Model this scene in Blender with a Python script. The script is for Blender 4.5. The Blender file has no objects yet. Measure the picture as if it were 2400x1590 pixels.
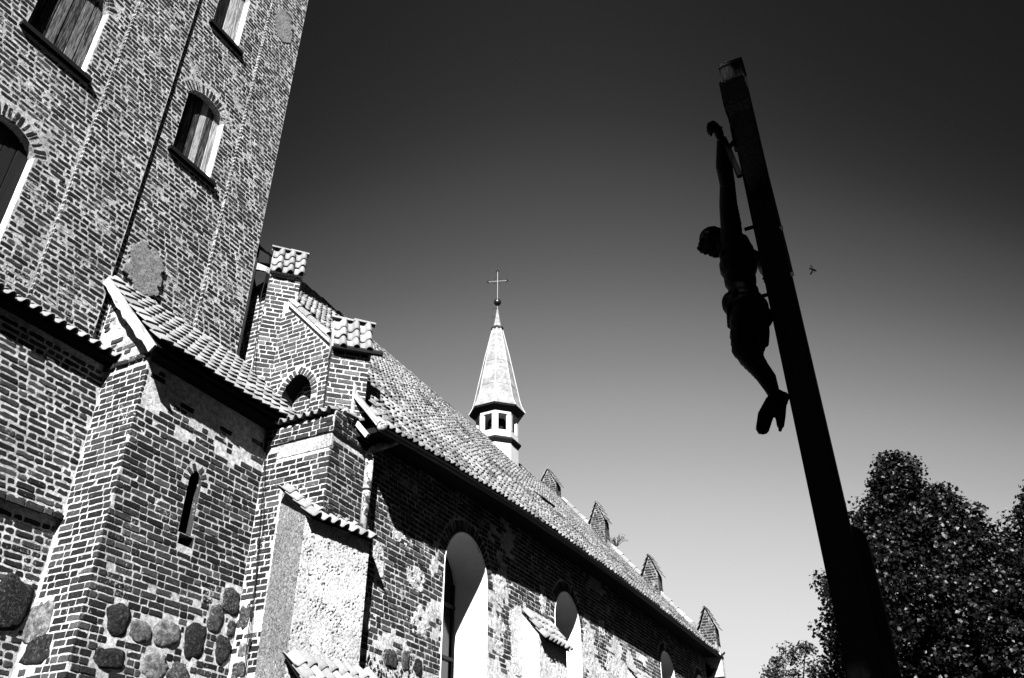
import bpy, bmesh, math, random
import numpy as np
from mathutils import Vector, Matrix, noise, geometry

random.seed(7)
rng = np.random.default_rng(11)
PI = math.pi
SC = bpy.context.scene
COL = SC.collection

# ------------------------------------------------------------------ camera
CAM = Vector((0, 0, 1.6))
PITCH, HEAD, ROLL = 32.9, 26.5, 0.376
cam = bpy.data.cameras.new('camera')
cam.sensor_width = 36.0
cam.lens = 29.55
cam.clip_start = 0.05
cam.clip_end = 3000
camo = bpy.data.objects.new('camera', cam)
COL.objects.link(camo)
fwd = Vector((math.cos(math.radians(HEAD)) * math.cos(math.radians(PITCH)), math.sin(math.radians(HEAD)) * math.cos(math.radians(PITCH)), math.sin(math.radians(PITCH))))
right = Vector((math.sin(math.radians(HEAD)), -math.cos(math.radians(HEAD)), 0))
up = right.cross(fwd)
R = Matrix((right, up, -fwd)).transposed() @ Matrix.Rotation(math.radians(-ROLL), 3, 'Z')
camo.matrix_world = Matrix.Translation(CAM) @ R.to_4x4()
SC.camera = camo
RI = R.transposed()

def proj(p):
    q = RI @ (Vector(p) - CAM)
    d = -q.z
    if d < 0.1:
        return None
    return q.x / d * 1970 / 1200, q.y / d * 1970 / 795, d      # in units of half frame

# ------------------------------------------------------------------ light
SUN = Vector((-0.757, -0.315, 0.574)).normalized()
w = bpy.data.worlds.new('World')
SC.world = w
w.use_nodes = True
nt = w.node_tree
nt.nodes.clear()
sky = nt.nodes.new('ShaderNodeTexSky')
sky.sky_type = 'NISHITA'
sky.sun_disc = False
sky.sun_elevation = math.asin(SUN.z)
sky.sun_rotation = math.atan2(SUN.x, SUN.y)
sky.air_density = 1.0
sky.dust_density = 0.6
sky.ozone_density = 2.0
# monochrome film behind a red filter: red channel of the sky through the film's response;
# the half behind the camera mirrors the half in view, the sides darken as a polarised sky does
def wn(t, **k):
    x = nt.nodes.new(t)
    for q, v in k.items(): setattr(x, q, v)
    return x
def wm(op, a, b=None):
    x = wn('ShaderNodeMath', operation=op)
    for i, v in enumerate((a, b)):
        if v is None: continue
        if isinstance(v, (int, float)): x.inputs[i].default_value = v
        else: nt.links.new(v, x.inputs[i])
    return x.outputs[0]
AS = Vector((-SUN.x, -SUN.y, 0)).normalized()
tcn = wn('ShaderNodeTexCoord').outputs['Generated']
dt = wn('ShaderNodeVectorMath', operation='DOT_PRODUCT'); nt.links.new(tcn, dt.inputs[0]); dt.inputs[1].default_value = AS
cmp_ = dt.outputs['Value']; ab = wm('ABSOLUTE', cmp_)
fl_ = wn('ShaderNodeVectorMath', operation='SCALE'); fl_.inputs[0].default_value = AS; nt.links.new(wm('SUBTRACT', ab, cmp_), fl_.inputs['Scale'])
ad = wn('ShaderNodeVectorMath', operation='ADD'); nt.links.new(tcn, ad.inputs[0]); nt.links.new(fl_.outputs[0], ad.inputs[1])
nt.links.new(ad.outputs[0], sky.inputs[0])
sx_ = wn('ShaderNodeSeparateXYZ'); nt.links.new(tcn, sx_.inputs[0])
hz = wm('SQRT', wm('MAXIMUM', wm('SUBTRACT', 1.0, wm('MULTIPLY', sx_.outputs[2], sx_.outputs[2])), 1e-4))
side = wm('MAXIMUM', wm('SUBTRACT', 1.0, wm('MULTIPLY', wm('SUBTRACT', 1.0, wm('DIVIDE', ab, hz)), 1.5)), 0.5)
sep = wn('ShaderNodeSeparateColor'); nt.links.new(sky.outputs[0], sep.inputs[0])
fc = wn('ShaderNodeFloatCurve')
cv = fc.mapping.curves[0]
pts = [(0, 0), (.38, .0105), (.50, .0135), (.62, .022), (.75, .060), (1.04, .22), (1.32, .39), (2.06, .67), (2.84, .79), (4.4, .88), (8.0, .92)]
cv.points[0].location = (0, 0); cv.points[1].location = (1, .92)
for x, y in pts[1:-1]: cv.points.new(x / 8, y)
fc.mapping.update()
nt.links.new(wm('DIVIDE', wm('MULTIPLY', sep.outputs[0], side), 8.0), fc.inputs['Value'])
bg = wn('ShaderNodeBackground'); bg.inputs[1].default_value = 0.1
nt.links.new(wm('MULTIPLY', fc.outputs[0], 10.0 / 2 ** 2.8), bg.inputs[0])
wo = wn('ShaderNodeOutputWorld'); nt.links.new(bg.outputs[0], wo.inputs[0])

sl = bpy.data.lights.new('sun', 'SUN')
sl.energy = 5.0
sl.angle = math.radians(0.5)
sl.color = (1, 1, 1)
so = bpy.data.objects.new('sun', sl)
COL.objects.link(so)
so.rotation_euler = SUN.to_track_quat('Z', 'Y').to_euler()
so.location = (-20, -10, 20)

SC.view_settings.view_transform = 'Standard'
SC.view_settings.look = 'None'
SC.view_settings.exposure = 2.8
SC.view_settings.gamma = 1.0
SC.view_settings.use_curve_mapping = False
SC.render.engine = 'CYCLES'
SC.cycles.max_bounces = 4
SC.cycles.diffuse_bounces = 2
SC.cycles.glossy_bounces = 2

# ------------------------------------------------------------------ materials
def g(v): return (v, v, v, 1)

def new_mat(name, rough=0.9, spec=0.3):
    m = bpy.data.materials.new(name); m.use_nodes = True
    n = m.node_tree; n.nodes.clear()
    o = n.nodes.new('ShaderNodeOutputMaterial'); b = n.nodes.new('ShaderNodeBsdfPrincipled')
    b.inputs['Roughness'].default_value = rough
    b.inputs['Specular IOR Level'].default_value = spec
    n.links.new(b.outputs[0], o.inputs[0])
    return m, n, b

def N(n, t, **k):
    x = n.nodes.new(t)
    for a, v in k.items():
        setattr(x, a, v)
    return x

def pos(n):
    return N(n, 'ShaderNodeNewGeometry').outputs['Position']

def nz(n, vec, scale, detail=4, rough=0.6, dist=0.0):
    x = N(n, 'ShaderNodeTexNoise')
    x.inputs['Scale'].default_value = scale; x.inputs['Detail'].default_value = detail
    x.inputs['Roughness'].default_value = rough; x.inputs['Distortion'].default_value = dist
    n.links.new(vec, x.inputs['Vector'])
    return x.outputs['Fac']

def ramp(n, fac, stops):
    r = N(n, 'ShaderNodeValToRGB')
    e = r.color_ramp.elements
    while len(e) > 1: e.remove(e[0])
    e[0].position = stops[0][0]; e[0].color = g(stops[0][1])
    for p, v in stops[1:]:
        k = e.new(p); k.color = g(v)
    n.links.new(fac, r.inputs[0])
    return r.outputs[0]

def mth(n, op, a, b=None):
    x = N(n, 'ShaderNodeMath', operation=op)
    for i, v in enumerate((a, b)):
        if v is None: continue
        if isinstance(v, (int, float)): x.inputs[i].default_value = v
        else: n.links.new(v, x.inputs[i])
    return x.outputs[0]

def mixv(n, f, a, b):
    x = N(n, 'ShaderNodeMix', data_type='FLOAT')
    for i, v in ((0, f), (2, a), (3, b)):
        if isinstance(v, (int, float)): x.inputs[i].default_value = v
        else: n.links.new(v, x.inputs[i])
    return x.outputs[0]

def bump(n, b, h, strength, dist):
    x = N(n, 'ShaderNodeBump'); x.inputs['Strength'].default_value = strength; x.inputs['Distance'].default_value = dist
    n.links.new(h, x.inputs['Height']); n.links.new(x.outputs[0], b.inputs['Normal'])

def rnd(n):
    gi = N(n, 'ShaderNodeNewGeometry').outputs['Random Per Island']
    oi = N(n, 'ShaderNodeObjectInfo').outputs['Random']
    return mth(n, 'FRACT', mth(n, 'ADD', mth(n, 'MULTIPLY', gi, 7.31), mth(n, 'MULTIPLY', oi, 13.7)))

def brick_mat(name, lo, hi, smear_at, smear_hi=0.62, fine=0.55):
    m, n, b = new_mat(name, 0.92, 0.06)
    p = pos(n)
    r = rnd(n)
    base = ramp(n, r, [(0, lo), (0.55, (lo + hi) * .42), (0.85, hi), (1, hi * 1.7)])
    tex = ramp(n, nz(n, p, 38, 5, 0.75), [(0.3, 0.45), (0.5, 1.0), (0.75, 1.9)])
    col = mth(n, 'MULTIPLY', base, tex)
    # smeared lime: coarse patches broken up by a fine noise
    s1 = nz(n, p, 2.3, 3, 0.6)
    s2 = nz(n, p, 24, 5, 0.8, 0.5)
    s = mth(n, 'ADD', mth(n, 'MULTIPLY', s1, 1 - fine), mth(n, 'MULTIPLY', s2, fine))
    mask = ramp(n, s, [(smear_at, 0), (smear_at + 0.035, 1)])
    col = mixv(n, mask, col, smear_hi)
    n.links.new(col, b.inputs['Base Color'])
    h = mth(n, 'ADD', nz(n, p, 26, 5, 0.7), mth(n, 'MULTIPLY', nz(n, p, 120, 3, 0.6), 0.35))
    bump(n, b, h, 0.9, 0.012)
    return m

def lime_mat(name, lo, hi, bs=0.8, bd=0.012, scale=30, dark=None):
    m, n, b = new_mat(name, 0.95, 0.1)
    p = pos(n)
    c = ramp(n, nz(n, p, scale * 0.6, 5, 0.75), [(0.35, lo * .6), (0.5, (lo + hi) * .45), (0.65, hi)])
    c = mth(n, 'MULTIPLY', c, ramp(n, nz(n, p, 1.7, 4, 0.65), [(0.35, 0.72), (0.6, 1.08)]))
    if dark:
        d = ramp(n, nz(n, p, dark[0], 3, 0.75, 0.6), [(dark[1], 0), (dark[1] + 0.05, 1)])
        c = mixv(n, d, c, dark[2])
    n.links.new(c, b.inputs['Base Color'])
    h = mth(n, 'ADD', nz(n, p, scale, 5, 0.75), mth(n, 'MULTIPLY', nz(n, p, scale * 4, 3, 0.6), 0.3))
    bump(n, b, h, bs, bd)
    return m

def plain_mat(name, v, rough=0.8, scale=20, var=0.25, spec=0.3, bs=0.3, bd=0.004, metal=0):
    m, n, b = new_mat(name, rough, spec)
    b.inputs['Metallic'].default_value = metal
    p = pos(n)
    c = ramp(n, nz(n, p, scale, 4, 0.65), [(0.3, v * (1 - var)), (0.7, v * (1 + var))])
    n.links.new(c, b.inputs['Base Color'])
    if bs: bump(n, b, nz(n, p, scale * 3, 4, 0.65), bs, bd)
    return m

def tile_mat(name, lo, hi, lichen=0.62, lv=0.08):
    m, n, b = new_mat(name, 0.85, 0.3)
    p = pos(n)
    c = ramp(n, rnd(n), [(0, lo), (1, hi)])
    c = mth(n, 'MULTIPLY', c, ramp(n, nz(n, p, 25, 5, 0.7), [(0.3, 0.7), (0.6, 1.08)]))
    l = mth(n, 'ADD', mth(n, 'MULTIPLY', nz(n, p, 1.1, 3, 0.6), 0.5), mth(n, 'MULTIPLY', nz(n, p, 30, 4, 0.7), 0.5))
    c = mixv(n, ramp(n, l, [(lichen, 0), (lichen + 0.06, 1)]), c, lv)
    n.links.new(c, b.inputs['Base Color'])
    bump(n, b, nz(n, p, 60, 4, 0.7), 0.5, 0.004)
    return m

def wood_mat(name, lo, hi, rough=0.8, scale=6.0, thr=0.5, axis='Z', spec=0.3, rotx=0.0):
    m, n, b = new_mat(name, rough, spec)
    m0 = N(n, 'ShaderNodeMapping'); m0.inputs['Rotation'].default_value = (rotx, 0, 0); n.links.new(pos(n), m0.inputs[0])
    mp = N(n, 'ShaderNodeMapping')
    sc = {'Z': (scale * 9, scale * 9, scale * .55), 'X': (scale * .55, scale * 9, scale * 9), 'Y': (scale * 9, scale * .55, scale * 9)}[axis]
    mp.inputs['Scale'].default_value = sc
    n.links.new(m0.outputs[0], mp.inputs[0])
    f = nz(n, mp.outputs[0], 1.0, 6, 0.7, 0.8)
    f2 = mth(n, 'ADD', mth(n, 'MULTIPLY', f, 0.72), mth(n, 'MULTIPLY', rnd(n), 0.28))
    c = ramp(n, f2, [(thr - 0.12, lo), (thr + 0.03, (lo + hi) * 0.35), (thr + 0.14, hi)])
    n.links.new(c, b.inputs['Base Color'])
    bump(n, b, f, 0.8, 0.01)
    return m

M = {}
M['brick_tower'] = brick_mat('brick_tower', 0.003, 0.013, 0.575, 0.16, 0.6)
M['brick_wall'] = brick_mat('brick_wall', 0.004, 0.018, 0.595, 0.17, 0.6)
M['brick_nave'] = brick_mat('brick_nave', 0.007, 0.026, 0.555, 0.19, 0.5)
M['brick_gable'] = brick_mat('brick_gable', 0.010, 0.030, 0.61, 0.12)
M['mortar'] = lime_mat('lime_mortar', 0.16, 0.34, 1.0, 0.016, 30, (36, 0.60, 0.010))
M['mortar_tower'] = lime_mat('tower_mortar', 0.13, 0.29, 1.0, 0.018, 26, (30, 0.58, 0.010))
M['mortar_nave'] = lime_mat('nave_mortar', 0.20, 0.40, 1.0, 0.022, 22, (16, 0.62, 0.01))
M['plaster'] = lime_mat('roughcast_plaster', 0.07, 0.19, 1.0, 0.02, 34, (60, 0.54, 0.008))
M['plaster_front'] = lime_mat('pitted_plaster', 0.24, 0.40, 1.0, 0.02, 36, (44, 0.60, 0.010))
M['plaster_grey'] = lime_mat('grey_plaster', 0.06, 0.14, 1.0, 0.012, 40, (50, 0.59, 0.01))
M['plaster_band'] = lime_mat('smooth_band', 0.13, 0.26, 1.0, 0.016, 30, (34, 0.61, 0.012))
M['whitewash'] = plain_mat('whitewash', 0.36, 0.9, 5, 0.05, 0.2, 0.3, 0.004)
M['tile'] = tile_mat('clay_tile', 0.065, 0.115, 0.60, 0.02)
M['tile_white'] = tile_mat('limewashed_tile', 0.065, 0.115, 0.61, 0.02)
M['tile_nave'] = tile_mat('nave_tile', 0.05, 0.13, 0.51, 0.012)
M['board_dark'] = plain_mat('dark_board', 0.003, 0.9, 20, 0.4, 0.05)
M['sill'] = plain_mat('sill_slate', 0.002, 0.8, 30, 0.4, 0.05)
M['wood_white'] = wood_mat('bleached_wood', 0.015, 0.20, 0.9, 4, 0.40, 'Y', 0.1, -.84)
M['shutter'] = wood_mat('weathered_shutter', 0.002, 0.20, 0.9, 5, 0.53, 'Z', 0.1)
M['shutter_pale'] = wood_mat('pale_shutter', 0.012, 0.20, 0.9, 5, 0.44, 'Z', 0.1)
M['shutter_dark'] = wood_mat('dark_shutter', 0.002, 0.010, 0.9, 5, 0.55, 'Z', 0.1)
M['zinc'] = lime_mat('worn_zinc', 0.13, 0.24, 0.2, 0.003, 14, (9, 0.52, 0.012))
M['gutter'] = plain_mat('gutter_metal', 0.003, 0.6, 10, 0.4, 0.12)
M['cable'] = plain_mat('cable_rust', 0.003, 0.7, 30, 0.3, 0.1)
M['spire'] = lime_mat('spire_sheet', 0.10, 0.135, 0.15, 0.004, 9, (5, 0.60, 0.07))
M['spire_white'] = plain_mat('lantern_paint', 0.2, 0.7, 6, 0.06, 0.2, 0.1)
M['dark_trim'] = plain_mat('dark_trim', 0.003, 0.7, 10, 0.3, 0.1)
M['iron'] = plain_mat('wrought_iron', 0.007, 0.5, 20, 0.3, 0.4)
M['ball'] = plain_mat('dark_ball', 0.004, 0.25, 10, 0.2, 0.4)
M['glass'] = plain_mat('window_glass', 0.004, 0.15, 3, 0.4, 0.3, 0.05)
M['frame'] = plain_mat('window_frame', 0.004, 0.6, 12, 0.3, 0.15)
M['cross_wood'] = wood_mat('black_timber', 0.0008, 0.005, 0.55, 7, 0.5, 'Z', 0.12)
M['tin'] = plain_mat('tin_sheet', 0.004, 0.4, 9, 0.6, 0.3, 1.0, 0.02)
M['figure'] = plain_mat('black_figure', 0.001, 0.6, 25, 0.3, 0.04, 0.2)
M['steel'] = plain_mat('bolt_steel', 0.5, 0.3, 25, 0.2, 0.6, 0.1, 0.002, 0.3)
M['bark'] = plain_mat('bark', 0.002, 0.9, 20, 0.4, 0.1, 0.8, 0.02)
M['ground'] = plain_mat('grass_ground', 0.01, 0.95, 2, 0.4, 0.1)
M['insect'] = plain_mat('insect_body', 0.02, 0.35, 400, 0.4, 0.6, 0.1)
M['moss'] = plain_mat('dry_plant', 0.01, 0.9, 20, 0.4, 0.1)

def stone_mat(name, lo, hi, spk):
    m, n, b = new_mat(name, 0.85, 0.08)
    p = pos(n)
    r = ramp(n, rnd(n), [(0, lo), (1, hi)])
    c = mth(n, 'MULTIPLY', r, ramp(n, nz(n, p, 12, 5, 0.75), [(0.40, 0.45), (0.5, 1), (0.62, 2.0)]))
    k = ramp(n, nz(n, p, 26, 6, 0.9, 0.4), [(0.54, 0), (0.60, 1)])
    c = mixv(n, k, c, spk)
    n.links.new(c, b.inputs['Base Color'])
    bump(n, b, mth(n, 'ADD', nz(n, p, 22, 5, 0.8), mth(n, 'MULTIPLY', nz(n, p, 90, 3, 0.6), .5)), 1.0, 0.03)
    return m
M['stone_dark'] = stone_mat('dark_fieldstone', 0.002, 0.007, 0.05)
M['stone_mid'] = stone_mat('grey_fieldstone', 0.010, 0.022, 0.12)
M['stone_light'] = stone_mat('pale_fieldstone', 0.045, 0.09, 0.012)

def leaf_mat(name, lo, hi, spec=0.6, rough=0.38):
    m, n, b = new_mat(name, rough, spec)
    c = ramp(n, rnd(n), [(0, lo), (0.8, hi * .6), (1, hi)])
    n.links.new(c, b.inputs['Base Color'])
    return m
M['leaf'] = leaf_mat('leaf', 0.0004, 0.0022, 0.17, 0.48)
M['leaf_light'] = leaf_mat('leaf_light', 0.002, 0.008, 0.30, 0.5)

# ------------------------------------------------------------------ object helpers
WLOC = {}

def thing(name, label, cat, loc=(0, 0, 0), group=None):
    o = bpy.data.objects.new(name, None); COL.objects.link(o)
    o.empty_display_size = 0.2
    o.location = loc; WLOC[o] = Matrix.Translation(Vector(loc))
    o['label'] = label; o['category'] = cat
    if group: o['group'] = group
    return o

def link(name, me, parent=None, mat=None, world=None, label=None, kind=None):
    """mesh data in WORLD coordinates unless a world matrix is given"""
    o = bpy.data.objects.new(name, me); COL.objects.link(o)
    wm = world if world is not None else Matrix.Identity(4)
    WLOC[o] = wm
    if parent is not None:
        o.parent = parent
        o.matrix_basis = WLOC[parent].inverted_safe() @ wm
    else:
        o.matrix_basis = wm
    if mat is not None and len(me.materials) == 0: me.materials.append(mat)
    if label: o['label'] = label
    if kind: o['kind'] = kind
    return o

class MB:
    def __init__(s): s.v = []; s.f = []; s.n = 0
    def add(s, vs, fs):
        s.v.extend([tuple(x) for x in vs]); s.f.extend([tuple(i + s.n for i in f) for f in fs]); s.n += len(vs); return s
    def box(s, lo, hi, Mx=None):
        x0, y0, z0 = lo; x1, y1, z1 = hi
        v = [Vector(p) for p in ((x0,y0,z0),(x1,y0,z0),(x1,y1,z0),(x0,y1,z0),(x0,y0,z1),(x1,y0,z1),(x1,y1,z1),(x0,y1,z1))]
        if Mx is not None: v = [Mx @ p for p in v]
        return s.add(v, [(0,3,2,1),(4,5,6,7),(0,1,5,4),(1,2,6,5),(2,3,7,6),(3,0,4,7)])
    def tube(s, pts, r, seg=8, cap=True):
        pts = [Vector(p) for p in pts]
        rs = r if isinstance(r, (list, tuple)) else [r] * len(pts)
        base = []
        prev = None
        for i, p in enumerate(pts):
            d = (pts[min(i + 1, len(pts) - 1)] - pts[max(i - 1, 0)])
            if d.length < 1e-9: d = Vector((0, 0, 1))
            d.normalize()
            a = prev if prev is not None else (Vector((0, 0, 1)) if abs(d.z) < 0.9 else Vector((1, 0, 0)))
            u = (a - d * a.dot(d)); u.normalize(); prev = u
            vv = d.cross(u)
            base += [p + (u * math.cos(2 * PI * k / seg) + vv * math.sin(2 * PI * k / seg)) * rs[i] for k in range(seg)]
        fs = []
        for i in range(len(pts) - 1):
            for k in range(seg):
                a = i * seg + k; b = i * seg + (k + 1) % seg
                fs.append((a, b, b + seg, a + seg))
        if cap:
            fs.append(tuple(range(seg))[::-1]); fs.append(tuple((len(pts) - 1) * seg + k for k in range(seg)))
        return s.add(base, fs)
    def mesh(s, name, smooth=False):
        me = bpy.data.meshes.new(name); me.from_pydata(s.v, [], s.f); me.validate(); me.update()
        if smooth:
            me.shade_smooth()
        return me
    def obj(s, name, mat, parent=None, smooth=False, **k):
        return link(name, s.mesh(name, smooth), parent, mat, **k)

class Frame:
    """plane frame: origin O, u axis, v axis (up), outward normal n"""
    def __init__(s, O, U, N_):
        s.O = Vector(O); s.U = Vector(U).normalized(); s.N = Vector(N_).normalized(); s.V = Vector((0, 0, 1))
        s.M = Matrix((s.U, s.V, s.N)).transposed()
    def p(s, u, v, n=0.0): return s.O + s.U * u + s.V * v + s.N * n

FX = lambda y: Frame((0, y, 0), (1, 0, 0), (0, -1, 0))         # south faces: u = X
FY = lambda x: Frame((x, 0, 0), (0, -1, 0), (-1, 0, 0))        # west faces: u = -Y

def pip(pt, poly):
    x, y = pt; c = False; n = len(poly); j = n - 1
    for i in range(n):
        xi, yi = poly[i]; xj, yj = poly[j]
        if (yi > y) != (yj > y) and x < (xj - xi) * (y - yi) / (yj - yi) + xi: c = not c
        j = i
    return c

def slab(name, fr, poly, holes, depth, mat, parent, side_mat=None, rough=0.0, **k):
    """wall sheet with thickness and real openings; polygon in (u, v)"""
    loops = [[Vector((a, b, 0)) for a, b in poly]] + [[Vector((a, b, 0)) for a, b in h] for h in holes]
    tris = geometry.tessellate_polygon(loops)
    flat = [q for l in loops for q in l]
    mb = MB()
    vs = [fr.p(q.x, q.y, 0) for q in flat] + [fr.p(q.x, q.y, -depth) for q in flat]
    n = len(flat); fs = [tuple(t) for t in tris] + [tuple(i + n for i in t[::-1]) for t in tris]
    i0 = 0
    for l in loops:
        m = len(l)
        for i in range(m):
            a = i0 + i; b = i0 + (i + 1) % m
            fs.append((a, b, b + n, a + n))
        i0 += m
    mb.add(vs, fs)
    me = mb.mesh(name)
    bm = bmesh.new(); bm.from_mesh(me); bmesh.ops.recalc_face_normals(bm, faces=bm.faces); bm.to_mesh(me); bm.free()
    return link(name, me, parent, mat, **k)

# ------------------------------------------------------------------ bricks
LIBS = {}
def brick_lib(key, L, H, D, rag, n):
    out = []
    r = random.Random(hash(key) % 1000 if not isinstance(key, str) else sum(map(ord, key)))
    for _ in range(n):
        j = lambda a=1.0: r.uniform(-rag, rag) * a
        hx, hz = L / 2, H / 2
        cr_ = rag * 1.1
        pts = [(-hx + cr_ + j(.5), -hz + j(.5)), (-hx * .3 + j(2), -hz + j(.8)), (hx * .35 + j(2), -hz + j(.8)), (hx - cr_ + j(.5), -hz + j(.5)),
               (hx + j(.6), -hz + cr_ + j(.5)), (hx + j(.8), hz - cr_ + j(.5)), (hx - cr_ + j(.5), hz + j(.5)), (hx * .3 + j(2), hz + j(.8)), (-hx * .35 + j(2), hz + j(.8)), (-hx + cr_ + j(.5), hz + j(.5)),
               (-hx + j(.6), hz - cr_ + j(.5)), (-hx + j(.8), -hz + cr_ + j(.5))]
        ins = rag * 0.9 + 0.003
        fr_ = [(x - math.copysign(min(ins, abs(x)), x) * (1 if abs(x) > hx * .6 else 0), z - math.copysign(ins * .8, z)) for x, z in pts]
        v = [(x, z, D * .5 + r.uniform(-.002, .002)) for x, z in fr_] + [(x, z, D * .5 - ins * .7) for x, z in pts] + [(x, z, -D * .5) for x, z in pts]
        f = [tuple(range(12))]
        for a, b in ((0, 12), (12, 24)):
            for i in range(12):
                k = (i + 1) % 12
                f.append((a + i, b + i, b + k, a + k))
        out.append((np.array(v), f))
    LIBS[key] = dict(L=L, H=H, D=D, geo=out, me={})
for rag, rn in ((0.003, 'neat'), (0.006, 'worn'), (0.011, 'rough')):
    brick_lib(('S' + rn), 0.262, 0.078, 0.03, rag, 12)
    brick_lib(('H' + rn), 0.122, 0.078, 0.03, rag, 12)

def lib_mesh(key, i, mat):
    L = LIBS[key]; k = (i, mat.name)
    if k not in L['me']:
        me = bpy.data.meshes.new('brick'); v, f = L['geo'][i]
        me.from_pydata(v.tolist(), [], f); me.materials.append(mat); me.update()
        L['me'][k] = me
    return L['me'][k]

class Masonry:
    """collects the bricks of one thing; the largest ones in view become parts, the rest one part"""
    def __init__(s, parent): s.parent = parent; s.items = []
    def brick(s, fr, u, v, L, H, mat, rag='worn', rot=0.0, proud=0.006, tilt=True):
        key = ('S' if L > 0.185 else 'H') + rag
        lib = LIBS[key]; i = random.randrange(len(lib['geo']))
        rr = random
        sx = L / lib['L']; sy = H / lib['H']
        out = proud + (rr.uniform(-.004, .004) if rag != 'neat' else rr.uniform(-.002, .002))
        c = fr.p(u, v, out - lib['D'] / 2)
        Rm = fr.M @ Matrix.Rotation(rot + (rr.uniform(-.02, .02) if rag == 'rough' else rr.uniform(-.006, .006)), 3, 'Z')
        if tilt: Rm = Rm @ Matrix.Rotation(rr.uniform(-.02, .02), 3, 'Y') @ Matrix.Rotation(rr.uniform(-.03, .03), 3, 'X')
        W = Matrix.Translation(c) @ (Rm @ Matrix.Diagonal((sx, sy, 1))).to_4x4()
        s.items.append((W, key, i, mat, L * H, fr.N))
    def panel(s, fr, poly, mat, holes=(), ch=0.095, rag='worn', drop=None, phase=0.0, H=0.078, joint=0.015, proud=0.006, jit=0.0, start=False, hp=.12):
        us = [p[0] for p in poly]; vs = [p[1] for p in poly]
        u0, u1, v0, v1 = min(us), max(us), min(vs), max(vs)
        v = math.ceil((v0 - phase) / ch) * ch + phase + ch * .5
        if start: v = v0 + ch * .5
        row = int(round((v - phase) / ch))
        boxes = [(min(q[0] for q in h), max(q[0] for q in h), min(q[1] for q in h), max(q[1] for q in h), h) for h in holes]
        while v < v1:
            seq = [0.262, 0.122]
            u = u0 - ((row * 0.1635) % 0.4)
            k = row % 2
            while u < u1:
                if random.random() < hp: k += 1
                L = seq[k % 2] * random.uniform(.95, 1.05); k += 1
                a, b = u, u + L; u = b + joint * random.uniform(.7, 1.3)
                if b < u0 or a > u1: continue
                cand = [bx[4] for bx in boxes if not (b < bx[0] or a > bx[1] or v + .04 < bx[2] or v - .04 > bx[3])]
                vv = v + random.uniform(-jit, jit)
                need = a < u0 + .0 or b > u1 or cand or not all(pip((q, r), poly) for q in (a + .01, b - .01) for r in (v - .034, v + .034))
                if need:
                    st = 0.012; n = max(2, int((b - a) / st)); ok = []
                    for i in range(n + 1):
                        q = a + (b - a) * i / n
                        ok.append(u0 - 1e-6 <= q <= u1 + 1e-6 and all(pip((min(max(q, u0 + .001), u1 - .001), r), poly) for r in (v - .03, v + .03)) and not any(pip((q, r), h) for h in cand for r in (v - .034, v, v + .034)))
                    best = (0, 0, 0); i = 0
                    while i <= n:
                        if ok[i]:
                            j = i
                            while j + 1 <= n and ok[j + 1]: j += 1
                            if j - i > best[0]: best = (j - i, i, j)
                            i = j + 1
                        else: i += 1
                    if best[0] * (b - a) / n < 0.045: continue
                    a, b = a + (b - a) * best[1] / n, a + (b - a) * best[2] / n
                    if abs(a - u0) < .03: a = u0
                    if abs(b - u1) < .03: b = u1
                if drop and drop((a + b) / 2, v): continue
                s.brick(fr, (a + b) / 2, vv + (.018 * noise.noise(Vector((a * 1.1, v * .5, 3.7))) if rag != 'neat' else 0), b - a, H * random.uniform(.93, 1.04), mat, rag, proud=proud)
            v += ch; row += 1
    def voussoirs(s, fr, pts, mat, H=0.26, w=0.085, rag='worn', out=0.0, proud=0.01):
        """bricks set radially along an arch polyline (u, v), standing outside of it"""
        P = [Vector(q) for q in pts]
        acc = [0.0]
        for a, b in zip(P, P[1:]): acc.append(acc[-1] + (b - a).length)
        n = max(3, int(acc[-1] / (w)))
        for i in range(n):
            d = acc[-1] * (i + .5) / n
            k = max(j for j in range(len(acc) - 1) if acc[j] <= d + 1e-9)
            t = (P[k + 1] - P[k]).normalized(); q = P[k] + t * (d - acc[k])
            nn = Vector((-t.y, t.x))
            c = q + nn * (H / 2 + out)
            s.brick(fr, c.x, c.y, H * random.uniform(.93, 1.03), w * .9, mat, rag, rot=math.atan2(nn.y, nn.x), proud=proud, tilt=False)
    def emit(s, quota=300, rest='brickwork'):
        sc = []
        for i, (W, key, j, mat, A, n) in enumerate(s.items):
            c = W.translation; q = proj(c)
            if q is None or abs(q[0]) > 1.02 or abs(q[1]) > 1.02: sc.append(-1); continue
            sc.append(A / q[2] ** 2 * max(0, n.dot((CAM - c).normalized())))
        order = np.argsort(-np.array(sc)) if sc else []
        top = [i for i in order[:quota] if sc[i] > 0]
        ts = set(int(i) for i in top)
        for i in top:
            W, key, j, mat, A, n = s.items[i]
            link('brick', lib_mesh(key, j, mat), s.parent, None, world=W)
        bym = {}
        for i, it in enumerate(s.items):
            if i in ts: continue
            bym.setdefault(it[3].name, []).append(it)
        mats = list(bym)
        if mats:
            vs = []; fs = []; mi = []; n = 0
            for k, nm in enumerate(mats):
                for W, key, j, mat, A, nn in bym[nm]:
                    v, f = LIBS[key]['geo'][j]
                    w_ = np.array(W)
                    vs.append(v @ w_[:3, :3].T + w_[:3, 3])
                    fs.extend([tuple(x + n for x in ff) for ff in f]); mi.extend([k] * len(f)); n += len(v)
            me = bpy.data.meshes.new(rest); me.from_pydata(np.concatenate(vs).tolist(), [], fs)
            for nm in mats: me.materials.append(bpy.data.materials[nm])
            me.polygons.foreach_set('material_index', mi); me.update()
            link(rest, me, s.parent, kind='stuff')

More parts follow.
